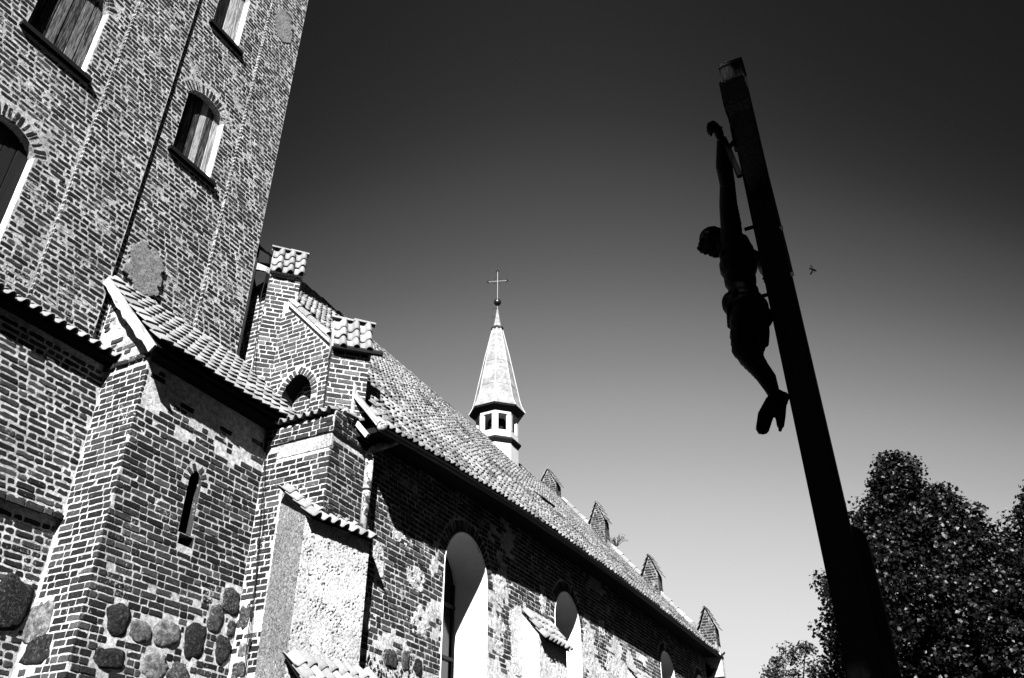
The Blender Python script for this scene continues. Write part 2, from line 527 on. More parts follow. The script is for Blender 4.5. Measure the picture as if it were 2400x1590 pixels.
def arc_open(u0, u1, v0, vs, rise, n=10):
    """segmental opening outline"""
    wd = (u1 - u0) / 2; c = (u0 + u1) / 2
    Rr = (wd * wd + rise * rise) / (2 * rise); cy = vs + rise - Rr
    a = math.asin(min(1, wd / Rr))
    arc = [(c + Rr * math.sin(t), cy + Rr * math.cos(t)) for t in [a - 2 * a * i / n for i in range(n + 1)]]
    return [(u0, v0), (u1, v0)] + arc, arc[::-1]

def point_open(u0, u1, v0, vs, rise, n=8):
    """pointed opening outline, two arcs"""
    wd = (u1 - u0) / 2; c = (u0 + u1) / 2
    Rr = (wd * wd + rise * rise) / (2 * wd)
    # right arc centre at (u1 - Rr, vs)
    a = math.atan2(rise, c - (u1 - Rr))
    ra = [(u1 - Rr + Rr * math.cos(a * i / n), vs + Rr * math.sin(a * i / n)) for i in range(n + 1)]
    la = [(2 * c - x, y) for x, y in ra[::-1][1:]]
    arc = ra + la
    return [(u0, v0), (u1, v0)] + arc, arc[::-1]

def ring(arc, H):
    """polygon of the band outside an arch, to keep ordinary bricks out of it"""
    P = [Vector(q) for q in arc]; out = []
    for i, q in enumerate(P):
        t = (P[min(i + 1, len(P) - 1)] - P[max(i - 1, 0)]).normalized(); out.append(q + Vector((-t.y, t.x)) * (H + .01))
    return [tuple(q) for q in P] + [tuple(q) for q in out[::-1]]

def ellipse(c, ru, rv, n=14, seed=0):
    r = random.Random(seed)
    return [(c[0] + ru * math.cos(2 * PI * i / n) * r.uniform(.86, 1.1), c[1] + rv * math.sin(2 * PI * i / n) * r.uniform(.86, 1.1)) for i in range(n)]

def boulder(parent, fr, c, ru, rv, mat, seed, bulge=0.07, label=None):
    bm = bmesh.new(); bmesh.ops.create_icosphere(bm, subdivisions=3, radius=1)
    for v in bm.verts:
        d = v.co.normalized()
        sup = (abs(d.x) ** 3.0 + abs(d.y) ** 3.0 + abs(d.z) ** 3.0) ** (-1 / 3.0)
        k = 1 + 0.30 * noise.noise(d * 1.5 + Vector((seed * 3.1, 0, 0))) + 0.13 * noise.noise(d * 4 + Vector((0, seed * 2.3, 0)))
        co = d * sup * k
        p = fr.p(c[0] + co.x * ru, c[1] + co.y * rv, co.z * bulge * .7 - 0.012 + .012 * noise.noise(d * 7 + Vector((seed, 0, 3))))
        v.co = p
    me = bpy.data.meshes.new('fieldstone'); bm.to_mesh(me); bm.free(); me.shade_smooth()
    return link('fieldstone', me, parent, mat, label=label)

def patch(name, parent, fr, poly, th, mat, res=0.03, amp=0.006, label=None, kind=None, edge=0.05):
    """raised, uneven sheet of plaster with a ragged rim"""
    us = [p[0] for p in poly]; vs = [p[1] for p in poly]
    u0, u1, v0, v1 = min(us), max(us), min(vs), max(vs)
    nu = max(2, int((u1 - u0) / res)); nv = max(2, int((v1 - v0) / res))
    idx = {}; V = []; F = []
    def key(i, j):
        if (i, j) not in idx:
            u = u0 + (u1 - u0) * i / nu; v = v0 + (v1 - v0) * j / nv
            d = noise.noise(Vector((u * 9, v * 9, 3.3))) + .5 * noise.noise(Vector((u * 27, v * 27, 1.3)))
            idx[(i, j)] = len(V); V.append((u, v, d))
        return idx[(i, j)]
    cells = set()
    for i in range(nu):
        for j in range(nv):
            u = u0 + (u1 - u0) * (i + .5) / nu; v = v0 + (v1 - v0) * (j + .5) / nv
            w_ = edge * noise.noise(Vector((u * 6, v * 6, 9.1))), edge * noise.noise(Vector((u * 6, v * 6, 19.1)))
            if pip((u + w_[0], v + w_[1]), poly): cells.add((i, j))
    border = {}
    for i, j in cells:
        F.append((key(i, j), key(i + 1, j), key(i + 1, j + 1), key(i, j + 1)))
    mb = MB(); vs2 = [fr.p(u, v, th + amp * d) for u, v, d in V]; n = len(V)
    for i, j in cells:
        for (di, dj), (a, b) in (((-1, 0), ((i, j + 1), (i, j))), ((1, 0), ((i + 1, j), (i + 1, j + 1))), ((0, -1), ((i, j), (i + 1, j))), ((0, 1), ((i + 1, j + 1), (i, j + 1)))):
            if (i + di, j + dj) not in cells:
                A = key(*a); B = key(*b); F.append((B, A, A + n, B + n))
    vs2 += [fr.p(u, v, -0.01) for u, v, d in V]
    mb.add(vs2, F)
    return mb.obj(name, mat, parent, smooth=False, label=label, kind=kind)

# ------------------------------------------------------------------ tiles
TL = {}
def tile_geo(w_, l, amp, npt, seed, th=0.016, lift=0.034):
    """pantile lying in xy (x across, y up-slope), z up; origin at lower left"""
    r = random.Random(seed)
    pr = []
    for i in range(npt):
        t = i / (npt - 1)
        if amp < .03: z = 2.0 * amp * (t if t < .93 else .93 - (t - .93) * 8)
        elif t < .45: z = -amp * .28 * math.sin(PI * t / .45)
        else: z = amp * max(0.0, math.sin(PI * (t - .45) / .55)) ** (.75 if amp > .05 else 1)
        pr.append((t * w_ * 1.06, z))
    j = [r.uniform(-.004, .004) for _ in pr]
    v = []
    for yy, zz in ((0, lift), (l * .5, lift * .55), (l * 1.12, 0.0)):
        v += [(x, yy + (j[i] if yy == 0 else 0), z + zz) for i, (x, z) in enumerate(pr)]
    n = len(pr); m = 3 * n
    v += [(x, y, z - th) for x, y, z in v]
    f = []
    for k in range(2):
        for i in range(n - 1):
            a = k * n + i
            f.append((a, a + 1, a + 1 + n, a + n)); f.append((m + a, m + a + n, m + a + 1 + n, m + a + 1))
    for i in range(n - 1): f.append((i, m + i, m + i + 1, i + 1))
    for k in range(2): f.append((k * n, (k + 1) * n, m + (k + 1) * n, m + k * n)); f.append((k * n + n - 1, m + k * n + n - 1, m + (k + 1) * n + n - 1, (k + 1) * n + n - 1))
    return np.array(v), f
def tile_lib(key, w_, l, amp, npt=11, n=6, tl=()):
    TL[key] = dict(w=w_, l=l, geo=[tile_geo(w_, l, amp, npt, i + 5, *tl) for i in range(n)], me={})
tile_lib('annex', 0.21, 0.31, 0.022, tl=(.018, .042))
tile_lib('cap', 0.195, 0.26, 0.070, 15)
tile_lib('small', 0.16, 0.24, 0.06, 11)
tile_lib('nave', 0.18, 0.25, 0.046, 9, tl=(.014, .040))
tile_lib('fine', 0.16, 0.22, 0.035, 7)

def tile_mesh(key, i, mat):
    L = TL[key]; k = (i, mat.name)
    if k not in L['me']:
        me = bpy.data.meshes.new('tile'); v, f = L['geo'][i]
        me.from_pydata(v.tolist(), [], f); me.materials.append(mat)
        if key != 'annex': me.shade_smooth()
        L['me'][k] = me
    return L['me'][k]

def tile_field(parent, key, O, U, D, ncol, nrow, mat, jit=1.0, surf=None, keep=None, quota=300, name='tile', scale=1.0, flip=False):
    """rows of tiles from the eave O, along U and up-slope D; surf(u, d) -> point for uneven roofs"""
    O = Vector(O); U = Vector(U).normalized(); D = Vector(D).normalized(); Nn = U.cross(D).normalized()
    if Nn.z < 0: Nn = -Nn
    L = TL[key]; items = []
    for r_ in range(nrow):
        for c in range(ncol):
            u = c * L['w'] * scale; d = r_ * L['l'] * scale
            if keep and not keep(u + L['w'] * .5, d): continue
            dj = random.uniform(-.012, .012) * jit - (random.uniform(.03, .07) if random.random() < .025 * jit else 0)
            if surf:
                p = surf(u, d + dj); px_ = surf(u + .2, d + dj); py_ = surf(u, d + dj + .3)
                uu = (px_ - p).normalized(); dd = (py_ - p); dd = (dd - uu * dd.dot(uu)).normalized(); nn = uu.cross(dd)
                if nn.z < 0: nn = -nn
            else:
                p = O + U * u + D * (d + dj); uu, dd, nn = U, D, Nn
            p = p + nn * (0.012 + random.uniform(0, .008) * jit)
            Rm = Matrix((uu, dd, nn)).transposed()
            if Rm.determinant() < 0: Rm = Matrix((-uu, dd, nn)).transposed(); p = p + uu * L['w'] * scale
            Rm = Rm @ Matrix.Rotation(random.uniform(-.022, .022) * jit, 3, 'Z') @ Matrix.Rotation(random.uniform(-.015, .02) * jit, 3, 'X')
            W = Matrix.Translation(p) @ (Rm * scale).to_4x4(); W[3][3] = 1
            items.append((W, random.randrange(len(L['geo']))))
    sc = []
    for W, i in items:
        q = proj(W.translation)
        sc.append(-1 if q is None or abs(q[0]) > 1.03 or abs(q[1]) > 1.03 else 1 / q[2] ** 2)
    order = [int(i) for i in np.argsort(-np.array(sc))][:quota]
    ts = set(i for i in order if sc[i] > 0)
    vs = []; fs = []; n = 0
    for k, (W, i) in enumerate(items):
        if k in ts: link(name, tile_mesh(key, i, mat), parent, None, world=W)
        else:
            v, f = L['geo'][i]; w_ = np.array(W); vs.append(v @ w_[:3, :3].T + w_[:3, 3])
            fs.extend([tuple(x + n for x in ff) for ff in f]); n += len(v)
    if vs:
        me = bpy.data.meshes.new('tiling'); me.from_pydata(np.concatenate(vs).tolist(), [], fs); me.materials.append(mat); me.shade_smooth()
        link('tiling', me, parent, kind='stuff')

def half_tile(parent, a, b, r, mat, name='ridge_tile', upv=(0, 0, 1), seg=7, th=0.015, taper=0.85):
    """one half-round capping tile from a (low, wide end) to b"""
    a = Vector(a); b = Vector(b); d = (b - a).normalized(); upv = Vector(upv); upv = (upv - d * upv.dot(d)).normalized(); s = d.cross(upv)
    v = []
    for p, rr in ((a, r), (b, r * taper)):
        for q in (rr, rr - th):
            v += [p + (s * math.cos(PI * k / (seg - 1)) + upv * math.sin(PI * k / (seg - 1))) * q for k in range(seg)]
    f = []; n = seg
    for k in range(n - 1):
        f += [(k, k + 1, 2 * n + k + 1, 2 * n + k), (n + k, 3 * n + k, 3 * n + k + 1, n + k + 1), (k, n + k, n + k + 1, k + 1), (2 * n + k, 2 * n + k + 1, 3 * n + k + 1, 3 * n + k)]
    f += [(0, 2 * n, 3 * n, n), (n - 1, 2 * n - 1, 4 * n - 1, 3 * n - 1)]
    return MB().add(v, f).obj(name, mat, parent, smooth=False)

def cap_run(parent, a, b, n, r, mat, name='ridge_tile', upv=(0, 0, 1)):
    a = Vector(a); b = Vector(b)
    for i in range(n):
        p = a.lerp(b, i / n); q = a.lerp(b, min(1, (i + 1.12) / n))
        j = Vector((random.uniform(-.01, .01), random.uniform(-.01, .01), random.uniform(-.008, .012)))
        half_tile(parent, p + j + Vector(upv) * .012, q + j, r * random.uniform(.95, 1.05), mat, name, upv)

# =================================================================== SETTING
gm = MB(); gm.add([(-400, -400, 0), (1200, -400, 0), (1200, 1000, 0), (-400, 1000, 0)], [(0, 1, 2, 3)])
go = gm.obj('ground', M['ground']); go['kind'] = 'structure'

# =================================================================== BELL TOWER
tower = thing('bell_tower', 'tall brick bell tower with shallow pilaster strips and boarded belfry windows', 'tower', (5.6, 10.53, 0))
TM = Masonry(tower)
F_ST, F_RC = FX(10.53), FX(10.58)        # pilaster strips, recessed fields
TOP = 24.0
def boarded_window(o, outline, arc, y_face, depth, z_sill, u0, u1, mat, nplank, lab):
    """sloping sill, plank shutter and whitewashed right jamb of a tower window"""
    ys = y_face + depth
    win = MB().box((u0 - .05, ys + .03, z_sill - .1), (u1 + .05, ys + .05, max(p[1] for p in outline) + .1)).obj('shutter', M['board_dark'], o, label=lab)
    wd = (u1 - u0) / nplank
    for i in range(nplank):
        a = u0 + i * wd + .008; b = a + wd - .016 - random.uniform(0, .008)
        n_ = random.uniform(-.012, .012)
        mb = MB(); zt = []
        for x in (a, (a + b) / 2, b):
            cand = [q[1] for q in arc]
            # height of the arch above x
            best = z_sill
            for p, q in zip(arc, arc[1:]):
                if min(p[0], q[0]) - 1e-6 <= x <= max(p[0], q[0]) + 1e-6 and abs(p[0] - q[0]) > 1e-6:
                    best = max(best, p[1] + (q[1] - p[1]) * (x - p[0]) / (q[0] - p[0]))
            zt.append(best + .03)
        v = []
        for y in (ys + n_ - .012, ys + n_ + .02):
            v += [(a, y, z_sill - .05), (b, y, z_sill - .05), (b, y, zt[2]), ((a + b) / 2, y, zt[1]), (a, y, zt[0])]
        mb.add(v, [(0, 1, 2, 3, 4), (9, 8, 7, 6, 5)] + [(i_, (i_ + 1) % 5, (i_ + 1) % 5 + 5, i_ + 5) for i_ in range(5)])
        me = mb.mesh('plank'); bm = bmesh.new(); bm.from_mesh(me); bmesh.ops.recalc_face_normals(bm, faces=bm.faces); bm.to_mesh(me); bm.free()
        link('plank', me, win, mat)
    # rendered right jamb
    zs = arc[-1][1] if arc[-1][0] > arc[0][0] else arc[0][1]
    fr = Frame((u1, 0, 0), (0, 1, 0), (-1, 0, 0))
    poly = [(y_face + .004, z_sill + .02), (y_face + depth - .005, z_sill + .02), (y_face + depth - .005, zs + .02), (y_face + .004, zs)]
    patch('window_reveal', o, fr, poly, 0.008, M['whitewash'], 0.03, 0.004, edge=0.0)
    # projecting sill
    s = MB().box((u0 - .09, y_face - .09, z_sill - .13), (u1 + .11, ys + .02, z_sill - .04))
    s.obj('window_sill', M['sill'], o)

wins = []   # (u0, u1, sill, spring, rise, frame, face y, depth)
wspec = [(7.16, 8.12, 13.08, 14.62, 0.27, 'shutter', 6, 'dark weathered plank shutter under a segmental arch'),
         (7.22, 7.98, 16.82, 18.45, 0.30, 'shutter_pale', 4, 'paler bleached plank shutter at the top edge'),
         (4.12, 5.22, 13.02, 14.62, 0.35, 'shutter', 6, 'wide dark plank shutter with a bleached strip'),
         (3.98, 5.01, 8.75, 10.88, 0.33, 'shutter_dark', 5, 'almost black plank shutter at the left edge'),
         (4.12, 5.22, 17.2, 18.8, 0.35, 'shutter', 6, 'plank shutter near the top of the tower')]
outs = []
for u0, u1, zs, sp, ri, mk, npk, lab in wspec:
    ol, arc = arc_open(u0, u1, zs, sp, ri)
    outs.append((ol, arc))
    boarded_window(tower, ol, arc, 10.58, 0.16, zs, u0, u1, M[mk], npk, lab)
    TM.voussoirs(F_RC, arc, M['brick_tower'], 0.22, 0.076, 'rough', proud=.004)
holes = [o[0] for o in outs]; rings = [ring(o[1], 0.25) for o in outs]
sills = [[(u0 - .1, zs - .14), (u1 + .12, zs - .14), (u1 + .12, zs), (u0 - .1, zs)] for u0, u1, zs, *_ in wspec]
slab('wall', F_RC, [(5.64, 8.0), (5.64, TOP), (1.6, TOP), (1.6, 8.0)], [h for h in holes if h[0][0] < 5.6], 0.5, M['mortar_tower'], tower)
slab('wall', F_RC, [(8.56, 8.0), (8.56, TOP), (6.75, TOP), (6.75, 8.0)], [h for h in holes if h[0][0] > 6], 0.5, M['mortar_tower'], tower)
mb = MB()
mb.box((5.64, 10.53, 8), (6.752, 11.4, TOP)); mb.box((8.552, 10.53, 6), (9.6, 11.4, TOP)); mb.box((1.6, 11.1, 0), (9.6, 18, TOP))
mb.obj('wall', M['mortar_tower'], tower)
GP = ellipse((7.30, 10.30), .38, .52, 16, 3)
GP2 = ellipse((9.0, 18.8), .32, .5, 12, 5)
def inner(poly, k=.9):
    cx = sum(p[0] for p in poly) / len(poly); cy = sum(p[1] for p in poly) / len(poly)
    return [(cx + (x - cx) * k, cy + (y - cy) * k) for x, y in poly]
for poly, fr in (([(2.6, 8.3), (5.62, 8.3), (5.62, TOP), (2.6, TOP)], F_RC), ([(6.77, 8.3), (8.54, 8.3), (8.54, TOP), (6.77, TOP)], F_RC)):
    TM.panel(fr, poly, M['brick_tower'], holes + rings + sills + [inner(GP)], rag='rough', joint=0.016, H=0.077, jit=.005, proud=.004, hp=.35)
for poly in ([(5.645, 8.3), (6.745, 8.3), (6.745, TOP), (5.645, TOP)], [(8.557, 8.3), (9.595, 8.3), (9.595, TOP), (8.557, TOP)]):
    TM.panel(F_ST, poly, M['brick_tower'], [inner(GP), inner(GP2)], rag='rough', joint=0.016, H=0.077, jit=.005, proud=.004, hp=.35)
patch('plaster_patch', tower, FX(10.56), GP, 0.033, M['plaster_grey'], 0.03, 0.006, edge=.16, label='grey plaster patch above the annex roof')
patch('plaster_patch', tower, F_ST, GP2, 0.012, M['plaster_grey'], 0.04, 0.006, edge=.18, label='grey plaster patch near the top corner')
# west returns of the two strips, narrow brick ends
for x in (5.64, 8.552):
    fr = FY(x); z = 8.4
    while z < TOP:
        TM.brick(fr, -10.553, z, 0.052, 0.084, M['brick_tower'], 'rough', proud=.004); z += 0.095
TM.emit(300)

# =================================================================== LOWER WALL LEFT OF THE ANNEX
low = thing('porch_wall', 'lower brick wall under the row of dark pantiles, left of the annex corner', 'wall', (5.0, 10.15, 0))
LM = Masonry(low)
slab('wall', FX(10.15), [(6.93, 5.70), (6.93, 8.25), (1.5, 8.25), (1.5, 5.70)], [], 0.4, M['mortar'], low)
slab('wall', FX(10.215), [(6.93, 0), (6.93, 5.70), (1.5, 5.70), (1.5, 0)], [], 0.4, M['mortar'], low)
st = ellipse((6.62, 4.52), .30, .36, 14, 8)
LM.panel(FX(10.15), [(4.6, 5.70), (6.87, 5.70), (6.87, 8.0), (4.6, 8.0)], M['brick_wall'], rag='rough', joint=0.019, H=0.074, jit=.003)
LM.panel(FX(10.12), [(4.6, 5.66), (6.87, 5.66), (6.87, 5.755), (4.6, 5.755)], M['brick_wall'], rag='worn', proud=.01, joint=.012, start=True)
LM.panel(FX(10.215), [(4.6, 3.0), (6.87, 3.0), (6.87, 5.60), (4.6, 5.60)], M['brick_wall'], [inner(st, .95)], rag='rough', joint=0.018, H=0.075, jit=.003)
LM.emit(300)
boulder(low, FX(10.215), (6.60, 4.52), .27, .34, M['stone_dark'], 3, 0.09, 'large dark fieldstone at the left edge')
# pent roof of pantiles on its top
mb = MB(); mb.box((1.5, 9.98, 8.06), (6.9, 10.16, 8.12)); mb.add([(1.5, 9.95, 8.12), (6.9, 9.95, 8.12), (6.9, 10.54, 8.42), (1.5, 10.54, 8.42)], [(0, 1, 2, 3)])
mb.obj('eaves_board', M['board_dark'], low)
tile_field(low, 'cap', (3.0, 9.93, 8.11), (1, 0, 0), (0, .58, .34), 20, 2, M['tile'])

# =================================================================== STAIR ANNEX
annex = thing('stair_annex', 'low brick stair annex with pale pantile lean-to roof, slit window and fieldstones in its base', 'annex', (6.88, 9.25, 0))
AM = Masonry(annex)
FS, FW = FX(9.25), FY(6.88)
inner_ = lambda P_: [(q[0] + (8.15 - q[0]) * .04, q[1] + (6.2 - q[1]) * .01) for q in P_]
slit, slit_arc = point_open(8.03, 8.27, 5.76, 6.52, 0.19, 5)
slit_foot = [(8.06, 5.58), (8.36, 5.58), (8.36, 5.76), (8.06, 5.76)]
slab('wall', FS, [(9.44, 0), (9.44, 8.10), (6.89, 8.10), (6.89, 0)], [slit, [(8.07, 5.60), (8.34, 5.60), (8.34, 5.75), (8.07, 5.75)]], 0.35, M['mortar'], annex)
slab('wall', FW, [(-9.256, 0), (-9.256, 8.09), (-10.53, 9.62), (-10.53, 0)], [], 0.3, M['mortar'], annex)
mb = MB(); n = len(slit); mb.add([Vector((u, y, v)) for y in (9.246, 9.5) for u, v in inner_(slit)], [(i, (i + 1) % n, (i + 1) % n + n, i + n) for i in range(n)])
mb.obj('slit_lining', M['brick_wall'], annex)
mb = MB(); q = [(8.075, 5.605), (8.335, 5.605), (8.335, 5.765), (8.075, 5.765)]; mb.add([Vector((u, y, v)) for y in (9.246, 9.4) for u, v in q], [(i, (i + 1) % 4, (i + 1) % 4 + 4, i + 4) for i in range(4)]); mb.add([Vector((u, 9.4, v)) for u, v in q], [(0, 1, 2, 3)])
mb.obj('slit_sill', M['board_dark'], annex)  # dark-lined pocket stands in for the shadow under the slit
MB().box((8.0, 9.48, 5.5), (8.4, 9.62, 6.9)).obj('window_shutter', M['board_dark'], annex)  # dark board closing the slit from behind
stones = [((7.40, 4.39), .17, .19, 'stone_dark'), ((7.80, 4.33), .19, .13, 'stone_light'), ((8.22, 4.40), .22, .17, 'stone_light'), ((8.72, 4.41), .19, .25, 'stone_dark'),
          ((9.03, 4.80), .16, .19, 'stone_mid'), ((9.26, 5.08), .19, .19, 'stone_mid'), ((9.27, 4.40), .16, .18, 'stone_dark'), ((7.42, 3.93), .23, .13, 'stone_dark'),
          ((8.12, 3.98), .21, .16, 'stone_light'), ((8.55, 3.94), .18, .15, 'stone_mid'), ((9.36, 4.72), .08, .11, 'stone_mid'), ((8.95, 3.8), .2, .14, 'stone_dark')]
sh = [ellipse(c, a * 1.2, b * 1.2, 12, i) for i, (c, a, b, m) in enumerate(stones)]
eave_line = lambda u: 8.0
crumb = lambda u, v: (v > 7.0 and noise.noise(Vector((u * 3.1, v * 4.3, 4))) + (v - 7.05) * .9 > 0.22) or (v < 5.2 and noise.noise(Vector((u * 5, v * 5, 9))) > .42)
AM.panel(FS, [(6.874, 3.0), (9.445, 3.0), (9.445, 8.0), (6.874, 8.0)], M['brick_wall'], [slit, slit_foot, ring(slit_arc, .12)] + sh, rag='worn', drop=crumb, joint=.014)
AM.voussoirs(FS, slit_arc, M['brick_wall'], 0.12, 0.075, 'worn')
for i, (c, a, b, m) in enumerate(stones): boulder(annex, FS, c, a, b, M[m], 20 + i, 0.06)
wst = [((-10.02, 4.35), .24, .25, 'stone_light'), ((-9.88, 3.99), .24, .18, 'stone_dark')]
whs = [ellipse(c, a * 1.18, b * 1.18, 12, 40 + i) for i, (c, a, b, m) in enumerate(wst)]
AM.panel(FW, [(-10.14, 3.0), (-9.244, 3.0), (-9.244, 7.92), (-10.14, 7.92)], M['brick_wall'], whs, rag='worn', joint=.014)
for i, (c, a, b, m) in enumerate(wst): boulder(annex, FW, c, a, b, M[m], 50 + i, 0.05)
# broken corbel course and the rough gable above it
AM.panel(FY(6.84), [(-10.2, 7.96), (-9.24, 7.96), (-9.24, 8.06), (-10.2, 8.06)], M['brick_wall'], rag='rough', proud=.012, start=True)
gab = [(-9.32, 8.10), (-10.5, 9.50), (-10.5, 8.55), (-10.2, 8.10)]
AM.panel(FY(6.88), gab, M['brick_gable'], rag='rough', drop=lambda u, v: noise.noise(Vector((u * 3.3, v * 4, 2))) < .02, joint=.02, proud=.018)
patch('rough_plaster', annex, FY(6.88), gab, 0.006, M['plaster_band'], 0.025, 0.014)
AM.emit(300)
# lean-to roof
RO = Vector((6.70, 8.93, 8.03)); RD = Vector((0, 1.60, 1.70)).normalized()
mb = MB()
a0, a1 = RO + Vector((.02, 0.02, -.03)), Vector((10.0, 8.95, 8.08)); L_ = 2.34
Nn = Vector((0, -RD.z, RD.y))
v = [a0, a1, a1 + RD * L_, a0 + RD * L_]
mb.add(v + [q - Nn * .05 for q in v], [(0, 1, 2, 3), (7, 6, 5, 4), (0, 4, 5, 1), (1, 5, 6, 2), (2, 6, 7, 3), (3, 7, 4, 0)])
mb.box((6.9, 9.02, 7.93), (9.6, 9.24, 7.99))
mb.obj('roof_boards', M['board_dark'], annex)
def asurf(u, d):
    return Vector((6.70 + u, 8.93, 8.035 + .05 * (u / 3.3) + .03 * math.sin(u * 2.1 + 1) * (1 - min(1, d / 2.3)))) + RD * d
tile_field(annex, 'annex', RO, (1, 0, 0), RD, 16, 8, M['tile'], 1.0, surf=asurf, keep=lambda u, d: u < 3.02 + (.35 if d < 1.5 else .2))
# plank along the verge
fr = FY(6.66)
pl = MB(); t0 = Vector((0, 8.97, 7.90)); t1 = Vector((0, 10.50, 9.62)); nseg = 14
up_, lo_ = [], []
for i in range(nseg + 1):
    p = t0.lerp(t1, i / nseg); wob = random.uniform(-.025, .015)
    up_.append(p + Vector((0, -.07, .062))); lo_.append(p + Vector((0, .045 + wob, -.042 - wob)))
v = []
for x in (6.64, 6.675):
    v += [Vector((x, q.y, q.z)) for q in up_] + [Vector((x, q.y, q.z)) for q in lo_]
m_ = nseg + 1; f = []
for i in range(nseg):
    f += [(i, i + 1, m_ + i + 1, m_ + i), (2 * m_ + m_ + i, 2 * m_ + m_ + i + 1, 2 * m_ + i + 1, 2 * m_ + i), (m_ + i, m_ + i + 1, 3 * m_ + i + 1, 3 * m_ + i), (2 * m_ + i, 2 * m_ + i + 1, i + 1, i)]
f += [(0, m_, 3 * m_, 2 * m_), (nseg, 2 * m_ + nseg, 3 * m_ + nseg, m_ + nseg)]
pl.add(v, f); me = pl.mesh('verge_board'); bm = bmesh.new(); bm.from_mesh(me); bmesh.ops.recalc_face_normals(bm, faces=bm.faces); bm.to_mesh(me); bm.free()
link('verge_board', me, annex, M['wood_white'], label='bleached plank along the roof verge')
# mortar fillet between roof and tower
mb = MB(); pts = [asurf(u, 2.33) + Vector((0, .0, .04 + .015 * math.sin(u * 9))) for u in np.linspace(0.1, 2.95, 40)]
mb.tube(pts, [.05 + random.uniform(-.015, .02) for _ in pts], 7)
mb.obj('mortar_fillet', M['mortar'], annex, smooth=True)

# =================================================================== CORNER BLOCK OF THE NAVE
corner = thing('corner_pier', 'square brick corner pier of the nave with plaster band, beside the plaster buttress', 'pier', (9.45, 7.9, 0))
CM = Masonry(corner)
CW, CS = FY(9.45), FX(7.9)
slab('wall', CW, [(-7.906, 0), (-7.906, 7.92), (-9.55, 7.92), (-9.55, 0)], [], 0.3, M['mortar'], corner)
slab('wall', CS, [(9.46, 0), (10.45, 0), (10.45, 8.0), (9.46, 7.91)], [], 0.3, M['mortar'], corner)
MB().box((9.47, 7.92, 7.6), (10.2, 9.5, 7.9)).obj('wall_core', M['mortar'], corner)
bst = [((-9.13, 4.88), .11, .19, 'stone_mid'), ((-9.03, 4.42), .10, .09, 'stone_light'), ((-9.05, 4.14), .13, .12, 'stone_mid')]
bhs = [ellipse(c, a * 1.1, b * 1.1, 12, 60 + i) for i, (c, a, b, m) in enumerate(bst)]
band_hole = [(-8.98, 7.36), (-7.9, 7.36), (-7.9, 7.60), (-8.98, 7.60)]
butt_hole = [(-8.72, 3.0), (-7.9, 3.0), (-7.9, 6.2), (-8.8, 6.85)]
CM.panel(CW, [(-9.245, 3.0), (-7.894, 3.0), (-7.894, 7.58), (-9.245, 7.58)], M['brick_wall'], bhs + [band_hole, butt_hole], rag='worn', drop=lambda u, v: v < 4.9 and noise.noise(Vector((u * 3, v * 3, 1))) > -.15)
CM.panel(CS, [(9.444, 3.0), (10.45, 3.0), (10.45, 7.58), (9.444, 7.58)], M['brick_wall'], [[(9.4, 3), (10.3, 3), (10.3, 6.1), (9.4, 6.3)]], rag='worn', joint=.013)
for i, (c, a, b, m) in enumerate(bst): boulder(corner, CW, c, a, b, M[m], 70 + i, 0.04)
# projecting string of bricks
slabm = MB(); slabm.box((9.415, 7.865, 7.63), (9.46, 9.5, 7.89)); slabm.box((9.455, 7.865, 7.63), (10.45, 7.91, 8.0)); slabm.obj('string_course', M['mortar'], corner)
CM.panel(FY(9.415), [(-9.3, 7.63), (-7.87, 7.63), (-7.87, 7.90), (-9.3, 7.90)], M['brick_wall'], rag='worn', proud=.008, ch=.09, start=True)
CM.panel(FX(7.865), [(9.42, 7.63), (10.45, 7.63), (10.45, 8.0), (9.42, 8.0)], M['brick_wall'], rag='worn', proud=.008, ch=.09, start=True)
patch('plaster_band', corner, CW, [(-8.98, 7.37), (-7.93, 7.37), (-7.93, 7.60), (-8.98, 7.60)], 0.012, M['plaster_band'], 0.03, 0.004, edge=.02)
CM.emit(300)
# ledge of small tiles towards the west
tile_field(corner, 'small', (9.34, 9.18, 7.93), (0, -1, 0), (.86, 0, .42), 8, 2, M['tile_white'], 1.6)
MB().add([(9.42, 9.4, 7.92), (9.42, 7.9, 7.92), (10.0, 7.9, 8.22), (10.0, 9.4, 8.22), (9.42, 9.4, 7.86), (9.42, 7.9, 7.86), (10.0, 7.9, 7.9), (10.0, 9.4, 7.9)], [(0, 1, 2, 3), (1, 5, 6, 2), (0, 4, 5, 1), (4, 7, 6, 5)]).obj('ledge_mortar', M['mortar'], corner)
half_tile(corner, (9.50, 8.02, 8.0), (9.72, 7.88, 8.10), .07, M['tile_white'], 'loose_tile')
half_tile(corner, (9.62, 7.84, 8.02), (9.95, 7.84, 8.06), .06, M['tile_white'], 'loose_tile')
half_tile(corner, (9.95, 7.83, 8.02), (10.2, 7.84, 8.16), .06, M['tile_white'], 'loose_tile')

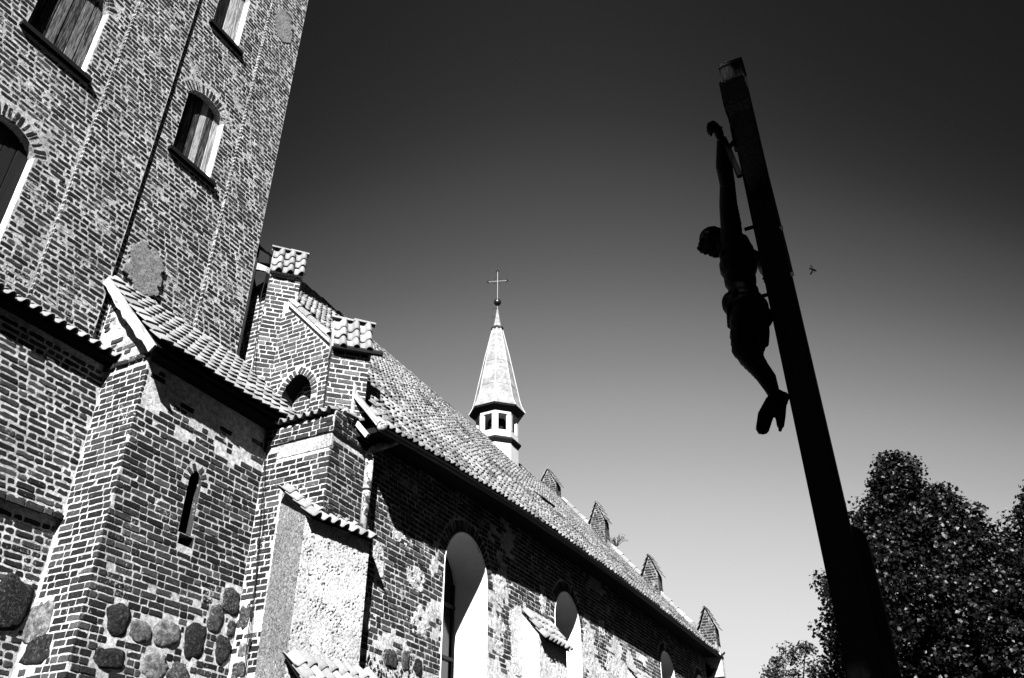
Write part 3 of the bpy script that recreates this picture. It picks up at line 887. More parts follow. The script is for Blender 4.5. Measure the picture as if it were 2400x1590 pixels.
# =================================================================== NAVE
nave = thing('church_nave', 'long brick church nave with tall pantile roof and whitewashed pointed windows', 'church', (9.95, 7.9, 0))
NM = Masonry(nave)
XE = 31.0
YE, YR, ZR = 7.40, 13.0, 14.93
def ze(x):
    return float(np.interp(x, [9.9, 12, 15.2, 18, 21.7, 27, 31.2, 33], [7.86, 8.05, 8.25, 8.33, 8.39, 8.38, 8.36, 8.36]))
def zr(x, y): return ze(x) + (ZR - ze(x)) * (y - YE) / (YR - YE)
nspec = [(13.0, 14.66, 2.2, 6.50, .84), (17.93, 19.42, 2.6, 6.68, .76), (25.66, 27.02, 3.2, 6.95, .62), (29.4, 30.6, 3.4, 6.9, .62)]
nouts = [point_open(*s, n=10) for s in nspec]
nh = [o[0] for o in nouts]
xs = [10.45] + list(np.linspace(11, XE, 20))
slab('wall', CS, [(10.45, 0), (XE, 0)] + [(x, zr(x, 7.9) - .06) for x in xs[::-1]], nh, 0.02, M['mortar_nave'], nave)
MB().box((10.45, 8.75, 0), (XE, 8.9, 8.3)).obj('wall_core', M['mortar_nave'], nave)
def nave_drop(u, v):
    k = noise.noise(Vector((u * .8, v * 1.1, 7.7))) + .55 * noise.noise(Vector((u * 2.6, v * 2.9, 2.2))) + .3 * noise.noise(Vector((u * 7, v * 7, 5.2)))
    t = .34 if u < 12.6 else (.16 if u < 22 else .30)
    if v > 7.0: t += .35
    if u < 10.6: t = .9
    return k > t
nst = [((11.48, 4.56), .20, .14, 'stone_mid'), ((11.92, 4.62), .11, .17, 'stone_mid'), ((12.3, 4.58), .15, .13, 'stone_dark'), ((11.3, 4.1), .2, .15, 'stone_dark'), ((12.5, 4.1), .15, .15, 'stone_mid')]
nhs = [ellipse(c, a * 1.15, b * 1.15, 12, 80 + i) for i, (c, a, b, m) in enumerate(nst)]
NM.panel(CS, [(10.452, 3.4), (XE - .02, 3.4), (XE - .02, 8.9), (10.452, 8.2)], M['brick_nave'], nh + [ring(o[1], .24) for o in nouts] + nhs, rag='worn', joint=.014,
         drop=lambda u, v: v > zr(u, 7.9) - .1 or nave_drop(u, v) or (v < 4.55 and u < 12.9))
for o in nouts: NM.voussoirs(CS, o[1], M['brick_nave'], 0.24, 0.085, 'worn')
for i, (c, a, b, m) in enumerate(nst): boulder(nave, CS, c, a, b, M[m], 90 + i, 0.05)
# chips of stone pressed into the mortar at the foot of the wall
mb = MB()
for _ in range(420):
    u = random.uniform(10.5, 12.9); v = random.uniform(3.6, 4.5)
    if any(pip((u, v), h) for h in nhs): continue
    r_ = random.uniform(.006, .016); c = CS.p(u, v, .004)
    mb.box((-r_, -.008, -r_ * 1.4), (r_, .008, r_ * 1.4), Matrix.Translation(c) @ Matrix.Rotation(random.uniform(-.6, .6), 4, 'Y'))
mb.obj('stone_chips', M['stone_dark'], nave, kind='stuff')
# remnants of render on the brickwork
for k, (c, a, b) in enumerate([((10.95, 5.95), .16, .34), ((11.5, 6.55), .24, .12), ((12.1, 6.0), .3, .2), ((12.3, 5.35), .28, .26), ((12.65, 6.35), .1, .2), ((15.2, 6.6), .22, .34), ((15.9, 6.1), .3, .25), ((15.15, 5.7), .3, .4), ((17.3, 6.95), .2, .35), ((19.9, 6.75), .25, .5), ((20.3, 5.9), .55, .35), ((21.5, 6.3), .5, .3), ((20.9, 7.1), .2, .2), ((25.1, 6.3), .3, .3), ((10.75, 5.1), .12, .3)]):
    patch('render_remnant', nave, CS, ellipse(c, a, b, 14, 100 + k), 0.010, M['mortar_nave'], 0.022, 0.012, edge=.17)
# splayed whitewashed reveals, frame and glass
for s, (ol, arc) in zip(nspec, nouts):
    inn, iarc = point_open(s[0] + .13, s[1] - .13, s[2], s[3], s[4] * .86, 10)
    mb = MB(); n = len(ol)
    def rp(poly, y): return [Vector((u, y, v)) for u, v in poly]
    A = rp(ol, 7.915); B = rp(inn, 8.52); B2 = rp(inn, 8.62)
    # finer along the depth so that the limewash looks hand-made
    rows = [A] + [[a.lerp(b, t) for a, b in zip(A, B)] for t in (.33, .66)] + [B, B2]
    v = [q for r_ in rows for q in r_]
    f = [(k * n + i, k * n + (i + 1) % n, (k + 1) * n + (i + 1) % n, (k + 1) * n + i) for k in range(len(rows) - 1) for i in range(n)]
    me = mb.add(v, f).mesh('window_reveal', False)
    link('window_reveal', me, nave, M['whitewash'])
    # thin bright arris of lime round the opening
    MB().tube([Vector((u, 7.895, v)) for u, v in ol[1:] + [ol[0]]], .014, 5).obj('lime_edge', M['whitewash'], nave)
    fr_ = MB(); x0, x1 = s[0] + .13, s[1] - .13; cx = (x0 + x1) / 2
    ztop = s[3] + s[4] * .8
    fr_.box((x0, 8.55, s[2]), (x0 + .06, 8.60, s[3] + .1)); fr_.box((x1 - .06, 8.55, s[2]), (x1, 8.60, s[3] + .1)); fr_.box((cx - .03, 8.54, s[2]), (cx + .03, 8.60, ztop))
    z = s[2]
    while z < s[3] + .1:
        fr_.box((x0, 8.53, z), (x1, 8.60, z + .06)); z += .98
    wn = fr_.obj('window_frame', M['frame'], nave)
    gl = MB(); gl.add([Vector((u, 8.585, v)) for u, v in inn], [tuple(range(len(inn)))]); gl.obj('pane', M['glass'], wn)
NM.emit(190)

# roof: boards, tiles, ridge, gutter
NX = 24
xr = np.linspace(10.0, XE, NX)
mb = MB(); v = []
for x in xr:
    for y, dz in ((YE, -.03), (YR, -.03), (YR, -.2), (YE + .05, -.11)):
        v.append((x, y, zr(x, y) + dz))
f = []
for i in range(NX - 1):
    for k in range(4):
        a = i * 4 + k; b = i * 4 + (k + 1) % 4
        f.append((a, a + 4, b + 4, b))
f += [(0, 1, 2, 3), tuple(4 * (NX - 1) + k for k in (3, 2, 1, 0))]
mb.add(v, f)
# northern slope
mb.add([(10.0, YR, ZR), (XE, YR, ZR), (XE, 18.7, 8.2), (10.0, 18.7, 8.2)], [(0, 1, 2, 3)])
mb.box((10.0, YE + .05, 7.76), (10.1, 7.95, 7.86))
mb.obj('roof_boards', M['board_dark'], nave)
SL = math.hypot(YR - YE, ZR - 8.3)
def nsurf(u, d):
    x = 9.97 + u; t = d / SL
    wave = .03 * noise.noise(Vector((x * .7, t * 4, 0))) + .012 * noise.noise(Vector((x * 2.3, t * 11, 4)))
    y = YE - .03 + (YR - YE) * t
    return Vector((x, y - wave * .7, zr(x, y) + wave * .7))
tile_field(nave, 'nave', (0, 0, 0), (1, 0, 0), (0, 1, 1), int((XE - 9.97) / .18), int(SL / .25) + 1, M['tile_nave'], 1.8, surf=nsurf,
           keep=lambda u, d: (u > .30 or d < .5) and d < SL - .1)
cap_run(nave, (10.3, YR, ZR + .02), (XE, YR, ZR + .02), 56, .11, M['tile_nave'])
# soffit board and rafter feet
mb = MB()
for i in range(NX - 1):
    x0, x1 = xr[i], xr[i + 1]
    mb.add([(x0, YE + .02, ze(x0) - .1), (x1, YE + .02, ze(x1) - .1), (x1, 7.95, ze(x1) - .06), (x0, 7.95, ze(x0) - .06)], [(0, 1, 2, 3)])
mb.obj('soffit', M['board_dark'], nave)
gpts = [(x, YE - .07, ze(x) - .09) for x in np.linspace(9.95, XE + .25, 40)]
mb = MB(); v = []; seg = 7
for x, y, z in gpts:
    for r_ in (.07, .06):
        v += [(x, y - r_ * math.cos(PI * k / (seg - 1)), z - r_ * math.sin(PI * k / (seg - 1))) for k in range(seg)]
f = []
for i in range(len(gpts) - 1):
    a = i * 2 * seg; b = a + 2 * seg
    for k in range(seg - 1):
        f += [(a + k, b + k, b + k + 1, a + k + 1), (a + seg + k, a + seg + k + 1, b + seg + k + 1, b + seg + k)]
mb.add(v, f); mb.obj('gutter', M['gutter'], nave)
# hatch in the tiles, and the long strip under the ridge
p = nsurf(9.9, 3.0); q = nsurf(10.75, 3.0)
def hatch(u0, u1, d, wdt, nm, mat, par):
    a, b = nsurf(u0, d), nsurf(u1, d); c, e = nsurf(u1, d + wdt), nsurf(u0, d + wdt); n_ = Vector((0, -.77, .64)) * .16
    MB().add([a, b, c, e, a + n_, b + n_, c + n_ * .6, e + n_ * .6], [(4, 5, 6, 7), (0, 1, 5, 4), (1, 2, 6, 5), (2, 3, 7, 6), (3, 0, 4, 7)]).obj(nm, mat, par)
hatch(10.6, 11.5, 3.2, .35, 'roof_hatch', M['dark_trim'], nave)
# open end of the roof at the west: rafter end, white peg of the gutter
for nm, off in (('verge_board', 0.0), ('rafter_end', -.17)):
    a_ = Vector((9.93, YE + (.02 if off == 0 else .22), ze(9.9) - .02 + off)); b_ = a_ + Vector((0, .53 if off == 0 else .3, .66 if off == 0 else .36)); t_ = Vector((0, -.06, .07)) if off == 0 else Vector((0, -.05, .06))
    MB().add([a_, b_, b_ + t_, a_ + t_, a_ + Vector((.05, 0, 0)), b_ + Vector((.05, 0, 0)), b_ + t_ + Vector((.05, 0, 0)), a_ + t_ + Vector((.05, 0, 0))], [(0, 3, 2, 1), (4, 5, 6, 7), (0, 1, 5, 4), (1, 2, 6, 5), (2, 3, 7, 6), (3, 0, 4, 7)]).obj(nm, M['wood_white'], nave)
bm = bmesh.new(); bmesh.ops.create_uvsphere(bm, u_segments=12, v_segments=8, radius=.085); me = bpy.data.meshes.new('gutter_end'); bm.to_mesh(me); bm.free(); me.shade_smooth()
link('gutter_end', me, nave, M['zinc'], world=Matrix.Translation((9.97, YE - .07, 7.80)))
# west gable wall with coping and blind niche
FG = FY(9.95)
niche, narc = point_open(-9.60, -8.90, 8.35, 8.80, .52, 7)
gpoly = [(-7.95, 7.9), (-7.95, 8.75), (-8.62, 9.78), (-9.72, 10.95), (-10.3, 11.5), (-10.3, 12.15), (-13.0, 14.9), (-18, 14), (-18, 7.9)]
slab('gable_wall', FG, gpoly, [niche], 0.30, M['mortar'], nave)
slab('gable_wall', FY(10.27), [(-8.5, 8.0), (-8.5, 9.5), (-10.0, 9.6), (-10.0, 8.0)], [], .05, M['mortar'], nave)
mb = MB(); n = len(niche); mb.add([Vector((9.944 if k == 0 else 10.255, -u - .0, v)) for k in (0, 1) for u, v in [(-9.25 + (q[0] + 9.25) * .985, 8.8 + (q[1] - 8.8) * .985) for q in niche]], [(i, (i + 1) % n, (i + 1) % n + n, i + n) for i in range(n)])
mb.obj('niche_lining', M['brick_wall'], nave)
GM = Masonry(nave)
GM.panel(FG, [(-8.45, 8.3), (-8.45, 9.5), (-9.72, 10.9), (-9.9, 10.9), (-9.9, 8.3)], M['brick_gable'], [niche, ring(narc, .13)], rag='worn', joint=.014)
GM.voussoirs(FG, narc, M['brick_gable'], 0.13, 0.075, 'worn')
GM.panel(FY(10.27), [(-8.8, 8.3), (-8.8, 9.4), (-9.7, 9.4), (-9.7, 8.3)], M['brick_gable'], rag='worn')
GM.panel(FG, [(-10.05, 8.6), (-10.95, 8.6), (-10.95, 12.1), (-10.05, 12.1)], M['brick_gable'], rag='rough')
GM.emit(110)
cap_run(nave, (9.93, 8.66, 9.92), (9.93, 9.72, 11.03), 4, .085, M['tile_white'], 'coping_tile')
mb = MB(); mb.add([(9.88, 8.6, 9.76), (9.88, 9.74, 10.96), (10.2, 9.74, 10.96), (10.2, 8.6, 9.76), (9.88, 8.6, 9.84), (9.88, 9.74, 11.04), (10.2, 9.74, 11.04), (10.2, 8.6, 9.84)], [(0, 3, 2, 1), (4, 5, 6, 7), (0, 1, 5, 4), (1, 2, 6, 5), (2, 3, 7, 6), (3, 0, 4, 7)])
mb.obj('coping', M['mortar'], nave)
# flashing between tower and first gable pier
mb = MB()
for a, b, c, d in (((9.7, 10.60, 12.50), (9.7, 10.28, 12.22), (9.7, 10.26, 12.02), (9.7, 10.60, 12.18)), ((9.68, 10.62, 11.95), (9.68, 10.24, 11.78), (9.68, 10.26, 11.55), (9.68, 10.45, 11.5))):
    q = [Vector(t) for t in (a, b, c, d)]; mb.add(q + [t + Vector((.35, 0, 0)) for t in q], [(0, 1, 2, 3), (7, 6, 5, 4), (0, 4, 5, 1), (1, 5, 6, 2), (2, 6, 7, 3), (3, 7, 4, 0)])
mb.obj('flashing', M['dark_trim'], nave)
MB().add([(9.66, 10.56, 12.12), (9.66, 10.27, 11.9), (9.66, 10.27, 11.8), (9.66, 10.6, 11.98), (9.9, 10.56, 12.2), (9.9, 10.27, 12.0), (9.9, 10.27, 11.8), (9.9, 10.6, 11.98)], [(0, 1, 2, 3), (0, 4, 5, 1), (1, 5, 6, 2), (3, 7, 4, 0)]).obj('coping_mortar', M['mortar'], nave)
# narrow gap between tower and gable filled by a dark pipe
MB().tube([(9.66, 10.56, 8.6), (9.66, 10.56, 12.2)], .035, 8).obj('gap_pipe', M['cable'], nave)

# =================================================================== DIAGONAL GABLE PIERS
Q2 = math.sqrt(.5)
def gable_pier(W, side, z0, z1, z2, lab, gutter_end=False, loc_group='tile-capped gable piers'):
    W = Vector((W[0], W[1], 0))
    t = thing('gable_pier', lab, 'pier', (W.x + side * Q2, W.y, z0), loc_group)
    fs = Frame(W, (Q2, -Q2, 0), (-Q2, -Q2, 0))
    Nc = W + Vector((Q2, Q2, 0)) * side
    fn = Frame(Nc, (-Q2, -Q2, 0), (-Q2, Q2, 0))
    S_ = W + Vector((Q2, -Q2, 0)) * side
    E_ = Nc + Vector((Q2, -Q2, 0)) * side
    mb = MB(); v = [Vector((p.x, p.y, z)) for z in (z0, z1) for p in (W, S_, E_, Nc)]
    mb.add(v, [(0, 1, 5, 4), (1, 2, 6, 5), (2, 3, 7, 6), (3, 0, 4, 7), (4, 5, 6, 7)]); mb.obj('core', M['mortar'], t)
    ms = Masonry(t)
    ms.panel(fs, [(-.006, z0), (side + .006, z0), (side + .006, z1 - .02), (-.006, z1 - .02)], M['brick_gable'], rag='worn', joint=.013)
    ms.panel(fn, [(.003, z0), (side + .006, z0), (side + .006, z1 - .02), (.003, z1 - .02)], M['brick_gable'], rag='worn', joint=.013)
    ms.panel(Frame(S_, (Q2, Q2, 0), (Q2, -Q2, 0)), [(.003, z0), (side - .003, z0), (side - .003, z1 - .02), (.003, z1 - .02)], M['brick_gable'], rag='worn', joint=.013)
    ms.emit(300)
    # cap: two tiled slopes under a row of ridge tiles
    U = fs.U; Bk = -fs.N; ov = .07; ridge_d = side * .55
    e0 = W - U * .02 + fs.N * ov; r0 = W - U * .02 + Bk * ridge_d
    e0.z = z1 - .03; r0.z = z2
    ln = side + .06; b0 = W - U * .02 + Bk * (side + .05); b0.z = z1
    mb = MB(); v = [e0, e0 + U * ln, r0 + U * ln, r0, b0, b0 + U * ln]
    mb.add(v, [(0, 1, 2, 3), (3, 2, 5, 4), (0, 3, 4), (1, 5, 2), (0, 4, 5, 1)]); mb.obj('cap_core', M['mortar'], t)
    D = (r0 - e0); slope = D.length; D.normalize()
    n = 3; sc_ = slope / (n * .26)
    nc = 3; ww = .195 * sc_
    tile_field(t, 'cap', e0 + U * max(0, (ln - nc * ww) / 2) - D * .05, U, D, nc, n, M['tile_white'], 1.2, scale=sc_)
    a = r0 + Vector((0, 0, .03)) - U * .05; b = a + U * (ln + .1)
    cap_run(t, a, b, 2, .075, M['tile'], 'ridge_tile')
    if gutter_end:
        g0 = W + fs.N * .1 + U * .0; g0.z = z1 - .05
        MB().tube([g0, g0 + U * (side + .22)], .055, 8).obj('gutter_pipe', M['gutter'], t)
    return t
gable_pier((9.70, 10.16), .59, 8.3, 11.78, 12.55, 'taller brick gable pier with tile cap, next to the tower edge')
gable_pier((9.65, 8.30), .65, 7.95, 9.45, 10.22, 'shorter brick gable pier with tile cap and dark gutter pipe, above the downpipe', True)

# =================================================================== PLASTERED BUTTRESSES
def rough_face(name, parent, fr, poly, mat, res, amp, fscale=14, pits=0.0, seed=0):
    """finely divided wall face with true relief"""
    us = [p[0] for p in poly]; vs = [p[1] for p in poly]; u0, u1, v0, v1 = min(us), max(us), min(vs), max(vs)
    nu = int((u1 - u0) / res); nv = int((v1 - v0) / res); V = []; F = []
    for j in range(nv + 1):
        v = v0 + (v1 - v0) * j / nv
        for i in range(nu + 1):
            u = u0 + (u1 - u0) * i / nu
            d = noise.noise(Vector((u * fscale, v * fscale, seed))) + .6 * noise.noise(Vector((u * fscale * 2.3, v * fscale * 2.3, seed + 4))) + 1.5 * noise.noise(Vector((u * 2.2, v * 2.2, seed + 9)))
            k = noise.noise(Vector((u * 26, v * 62, seed + 20))) + .5 * noise.noise(Vector((u * 3, v * 5, seed + 31)))
            if k > .36: d -= pits * (k - .36) * 16
            V.append(fr.p(u, v, amp * d))
    for j in range(nv):
        for i in range(nu):
            u = u0 + (u1 - u0) * (i + .5) / nu; v = v0 + (v1 - v0) * (j + .5) / nv
            if pip((u, v), poly):
                a = j * (nu + 1) + i; F.append((a, a + 1, a + nu + 2, a + nu + 1))
    me = bpy.data.meshes.new(name); me.from_pydata([tuple(p) for p in V], [], F); me.materials.append(mat); me.shade_smooth()
    bm = bmesh.new(); bm.from_mesh(me); bmesh.ops.delete(bm, geom=[v for v in bm.verts if not v.link_faces], context='VERTS'); bm.to_mesh(me); bm.free()
    return link(name, me, parent)

bt = thing('corner_buttress', 'rough plastered corner buttress with two pantile caps at the foot of the downpipe', 'buttress', (9.12, 7.93, 0), 'plastered buttresses')
L0, W0, S0 = Vector((9.46, 8.78, 0)), Vector((9.12, 7.935, 0)), Vector((10.45, 7.73, 0))
fl = Frame(L0, W0 - L0, Vector(((W0 - L0).y, -(W0 - L0).x, 0))); ff = Frame(W0, S0 - W0, Vector(((S0 - W0).y, -(S0 - W0).x, 0)))
lw = (W0 - L0).length; fw_ = (S0 - W0).length
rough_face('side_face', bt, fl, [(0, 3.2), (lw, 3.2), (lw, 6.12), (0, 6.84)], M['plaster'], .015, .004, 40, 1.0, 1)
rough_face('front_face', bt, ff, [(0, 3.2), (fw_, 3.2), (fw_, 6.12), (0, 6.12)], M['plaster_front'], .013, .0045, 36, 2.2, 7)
se = Frame(S0, Vector((.26, .97, 0)), Vector((.97, -.26, 0)))
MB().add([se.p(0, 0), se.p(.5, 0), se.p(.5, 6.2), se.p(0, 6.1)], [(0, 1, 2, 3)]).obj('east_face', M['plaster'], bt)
U = ff.U; Bk = -ff.N
O = W0 + ff.N * .11 - U * .03; O.z = 6.08
D = (Bk * .77 + Vector((0, 0, .64))).normalized()
def bkeep(u, d):
    p = O + U * u + D * d
    return not (p.x > 9.56 and p.y > 7.93) and not (p.x > 9.5 and p.y > 8.9)
tile_field(bt, 'cap', O, U, D, 7, 4, M['tile_white'], 1.6, keep=bkeep)
e = O + Vector((0, 0, -.02))
v = [e, e + U * 1.30, e + U * 1.30 + D * .52, e + U * .30 + D * .30, e + U * .36 + D * 1.1, e + U * .02 + D * 1.1]
MB().add([q + Vector((0, 0, .0)) for q in v] , [(0, 1, 2, 3), (0, 3, 4, 5)]).obj('cap_boards', M['board_dark'], bt)
# second, lower cap
O2 = W0 + ff.N * .62 - U * .10; O2.z = 3.62
D2 = (Bk * .72 + Vector((0, 0, .70))).normalized()
tile_field(bt, 'cap', O2, U, D2, 8, 3, M['tile_white'], 1.8)
q = [O2 - Vector((0, 0, .03)), O2 + U * 1.45 - Vector((0, 0, .03)), O2 + U * 1.45 + D2 * .86 - Vector((0, 0, .03)), O2 + D2 * .86 - Vector((0, 0, .03))]
MB().add(q, [(0, 1, 2, 3)]).obj('cap_boards', M['board_dark'], bt)
qa = [W0 + ff.N * .5, W0 + ff.N * .5 + U * 1.3, W0 + U * 1.3, W0 - U * 0.0]
MB().add([Vector((p.x, p.y, z)) for z in (0, 3.6) for p in qa], [(0, 1, 5, 4), (1, 2, 6, 5), (3, 0, 4, 7)]).obj('lower_body', M['plaster'], bt)

def buttress(x0, x1, zt, lab, proj_=.40):
    t = thing('wall_buttress', lab, 'buttress', (x0, 7.9, 0), 'plastered buttresses')
    yf = 7.9 - proj_
    za = zt - .55
    rough_face('side_face', t, FY(x0), [(-7.9, 2.5), (-yf, 2.5), (-yf, za), (-7.9, zt - .05)], M['plaster_front'], .03, .008, 14, .6, x0)
    rough_face('front_face', t, FX(yf), [(x0, 2.5), (x1, 2.5), (x1, za), (x0, za)], M['plaster_front'], .03, .008, 14, .6, x0 + 5)
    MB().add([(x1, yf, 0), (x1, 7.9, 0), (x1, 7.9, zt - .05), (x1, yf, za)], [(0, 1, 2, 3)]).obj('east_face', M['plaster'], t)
    D = Vector((0, proj_ + .12, zt - za + .14)); L_ = D.length; D.normalize()
    MB().add([(x0 - .03, yf - .11, za - .12), (x1 + .03, yf - .11, za - .12), (x1 + .03, 7.9, zt - .03), (x0 - .03, 7.9, zt - .03)], [(0, 1, 2, 3)]).obj('cap_boards', M['board_dark'], t)
    tile_field(t, 'cap', (x0 - .04, yf - .12, za - .11), (1, 0, 0), D, int((x1 - x0 + .08) / .19) , max(2, int(round(L_ / .26))), M['tile_white'], 1.3)
    patch('torn_plaster', t, FX(7.9), ellipse((x0 - .15, zt - .65), .34, .75, 14, int(x0)), .014, M['plaster_front'], .03, .006, edge=.08)
buttress(16.2, 17.6, 6.45, 'pale plastered buttress with tile cap between the first and second tall windows')
buttress(22.65, 24.0, 6.48, 'small far buttress whose tile cap just shows at the bottom edge')
# corbelled kneeler at the far end of the eaves
kn = thing('eaves_kneeler', 'white stepped corbels under the far end of the eaves', 'corbel', (31.0, 7.9, 7.2))
for i, (a, b) in enumerate(((7.86, 7.55), (8.0, 7.72))):
    MB().add([(31.0, 7.95, a - .42), (31.0, b - .02, a + .02), (31.0, 7.95, a + .1), (31.3, 7.95, a - .42), (31.3, b - .02, a + .02), (31.3, 7.95, a + .1)], [(0, 1, 2), (3, 5, 4), (0, 3, 4, 1), (1, 4, 5, 2)]).obj('corbel', M['whitewash'] if i == 0 else M['mortar'], kn)
MB().box((XE, 7.6, 0), (XE + .3, 7.95, 7.5)).obj('corner_strip', M['mortar_nave'], kn)

# =================================================================== EAST GABLE AND PINNACLES
eg = thing('east_gable', 'stepped east gable coping with small tiles running down to the eaves', 'gable', (XE, 13, 8))
def gz(y): return zr(XE, y) + .14
slab('gable_wall', FY(XE), [(-7.3, 7.6), (-7.3, gz(7.3)), (-13.3, gz(13.0) + .2), (-18.7, 8.5), (-18.7, 7.6)], [], .32, M['mortar'], eg)
n = 42
cap_run(eg, (XE + .12, 7.25, gz(7.25)), (XE + .12, 13.2, gz(13.2)), 24, .13, M['tile_nave'], 'coping_tile')
eg2 = []
def pinnacle(y, zb, zw, zt, wd, lab, opening=False):
    t = thing('gable_pinnacle', lab, 'pinnacle', (XE, y, zb), 'pinnacles on the east gable')
    x0, x1 = XE - .16, XE + .36; h = wd / 2
    body = [(-y - h, zb), (-y + h, zb), (-y + h, zw), (-y, zt), (-y - h, zw)]
    op = [(-y - .13, zb + .35), (-y + .13, zb + .35), (-y + .13, zb + .75), (-y - .13, zb + .75)]
    slab('body', FY(x0), body, [op] if opening else [], x1 - x0, M['plaster_grey'], t)
    ms = Masonry(t)
    zs = zb + .25
    ms.panel(FY(x0), [(-y - h + .01, zs), (-y + h - .01, zs), (-y + h - .01, zw), (-y + .03, zt - .04), (-y - .03, zt - .04), (-y - h + .01, zw)], M['brick_wall'], [op] if opening else [], rag='worn', joint=.014, H=.080)
    ms.panel(FX(y - h), [(x0, zs), (x1, zs), (x1, zw), (x0, zw)], M['brick_wall'], rag='worn', joint=.014)
    ms.emit(0, 'brickwork')
    for sgn in (1, -1):
        a = Vector((x0 + .26, y + sgn * (h + .07), zw - .06)); b = Vector((x0 + .26, y, zt + .04))
        L_ = (b - a).length; Dv = (b - a).normalized(); Nv = Vector((1, 0, 0)).cross(Dv)
        if Nv.z < 0: Nv = -Nv
        for k in range(4):
            p = a + Dv * (L_ * k / 4) + Nv * random.uniform(0, .03); q = a + Dv * (L_ * (k + 1.15) / 4)
            vs_ = []
            for c_, lift in ((p, .045), (q, .015)):
                for xx in (x0 - .05, x1 + .04):
                    vs_ += [Vector((xx, c_.y, c_.z)) + Nv * lift, Vector((xx, c_.y, c_.z)) + Nv * (lift + .02)]
            MB().add(vs_, [(0, 2, 3, 1), (4, 5, 7, 6), (1, 3, 7, 5), (0, 4, 6, 2), (0, 1, 5, 4), (2, 6, 7, 3)]).obj('cap_tile', M['tile_nave'], t)
    half_tile(t, (x0 - .07, y, zt + .05), (x1 + .05, y, zt + .05), .07, M['tile'], 'ridge_tile')
pinnacle(13.70, 14.85, 15.95, 16.62, .74, 'brick pinnacle with a small square opening, nearest to the ridge turret', True)
pinnacle(11.55, 12.70, 13.95, 14.68, .58, 'brick pinnacle with a shrub growing at its right foot')
pinnacle(9.55, 10.35, 11.45, 12.14, .58, 'brick pinnacle midway down the gable, third from the ridge')
pinnacle(7.62, 8.35, 9.25, 9.90, .54, 'lowest brick pinnacle, just above the far end of the eaves')
sb = thing('gable_shrub', 'small wild shrub rooted on the gable coping beside the second pinnacle', 'shrub', (XE + .1, 10.9, 13.0))
mb = MB(); lf = MB()
for i in range(16):
    a = Vector((XE + .1, 10.95 + random.uniform(-.08, .08), 12.85)); b = a + Vector((random.uniform(-.25, .3), random.uniform(-.5, .25), random.uniform(.2, .5)))
    m_ = a.lerp(b, .5) + Vector((0, 0, .08)); mb.tube([a, m_, b], [.014, .009, .005], 4)
    for k in range(14):
        c = m_.lerp(b, random.random()) + Vector([random.uniform(-.06, .06) for _ in range(3)]); s_ = .035
        lf.add([c, c + Vector((s_, s_ * .4, s_ * .3)), c + Vector((s_ * .4, s_, s_)), c + Vector((-s_ * .4, s_ * .5, s_))], [(0, 1, 2, 3)])
mb.obj('stems', M['moss'], sb); lf.obj('foliage', M['moss'], sb)

# =================================================================== RIDGE TURRET
tc = Vector((24.77, 13.0, 0))
tu = thing('ridge_turret', 'white octagonal ridge turret with open lantern and tall pointed spire', 'turret', (tc.x, tc.y, 13.8))
def octa(r, z, ph=22.5): return [Vector((tc.x + r * math.cos(math.radians(ph + 45 * k)), tc.y + r * math.sin(math.radians(ph + 45 * k)), z)) for k in range(8)]
def lathe8(name, prof, mat, cap=True, par=tu):
    v = [q for r_, z in prof for q in octa(r_, z)]; f = []
    for i in range(len(prof) - 1):
        for k in range(8): f.append((i * 8 + k, i * 8 + (k + 1) % 8, (i + 1) * 8 + (k + 1) % 8, (i + 1) * 8 + k))
    if cap: f += [tuple(range(8))[::-1], tuple((len(prof) - 1) * 8 + k for k in range(8))]
    return MB().add(v, f).obj(name, mat, par)
lathe8('drum', [(.79, 13.6), (.79, 14.86)], M['spire_white'])
lathe8('lower_cornice', [(.80, 14.84), (.90, 14.97), (.90, 15.02), (.80, 15.10)], M['dark_trim'])
lathe8('parapet', [(.79, 15.09), (.79, 15.36)], M['spire_white'])
lathe8('upper_rail', [(.79, 16.02), (.79, 16.16)], M['spire_white'])
o8 = octa(.79, 0)
for k in range(8):
    a = o8[k]; d1 = (o8[(k + 1) % 8] - a).normalized(); d0 = (o8[k - 1] - a).normalized(); inn = (tc - a); inn.z = 0; inn.normalize()
    w_ = .125; q = [a + d0 * w_, a, a + d1 * w_, a + d1 * w_ + inn * .08, a + inn * .1, a + d0 * w_ + inn * .08]
    v = [Vector((p.x, p.y, z)) for z in (15.34, 16.04) for p in q]
    MB().add(v, [(i, (i + 1) % 6, (i + 1) % 6 + 6, i + 6) for i in range(6)]).obj('post', M['spire_white'], tu)
lathe8('lantern_core', [(.34, 15.1), (.34, 16.1)], M['board_dark'])
lathe8('upper_cornice', [(.79, 16.12), (1.02, 16.27), (1.04, 16.33)], M['dark_trim'])
lathe8('spire', [(1.06, 16.33), (.92, 16.62), (.84, 16.95), (.70, 17.7), (.47, 18.9), (.20, 20.15)], M['spire'])
pr = [(1.06, 16.335), (.92, 16.625), (.84, 16.955), (.70, 17.705), (.47, 18.905), (.20, 20.155)]
for k in range(8):
    pts = [octa(r_ + .005, z)[k] for r_, z in pr]; MB().tube(pts, .014, 5).obj('seam', M['spire_white'], tu)
for zi, r_ in ((17.3, .775), (18.45, .557)):
    MB().tube([q for q in octa(r_ + .004, zi)] + [octa(r_ + .004, zi)[0]], .008, 4).obj('sheet_joint', M['spire'], tu)
lathe8('finial_collar', [(.22, 20.10), (.25, 20.17), (.25, 20.22), (.17, 20.26)], M['iron'])
lathe8('finial_spire', [(.17, 20.26), (.10, 20.6), (.035, 21.1)], M['spire'])
MB().tube([(tc.x, tc.y, 21.0), (tc.x, tc.y, 23.05)], .013, 6).obj('finial_rod', M['iron'], tu)
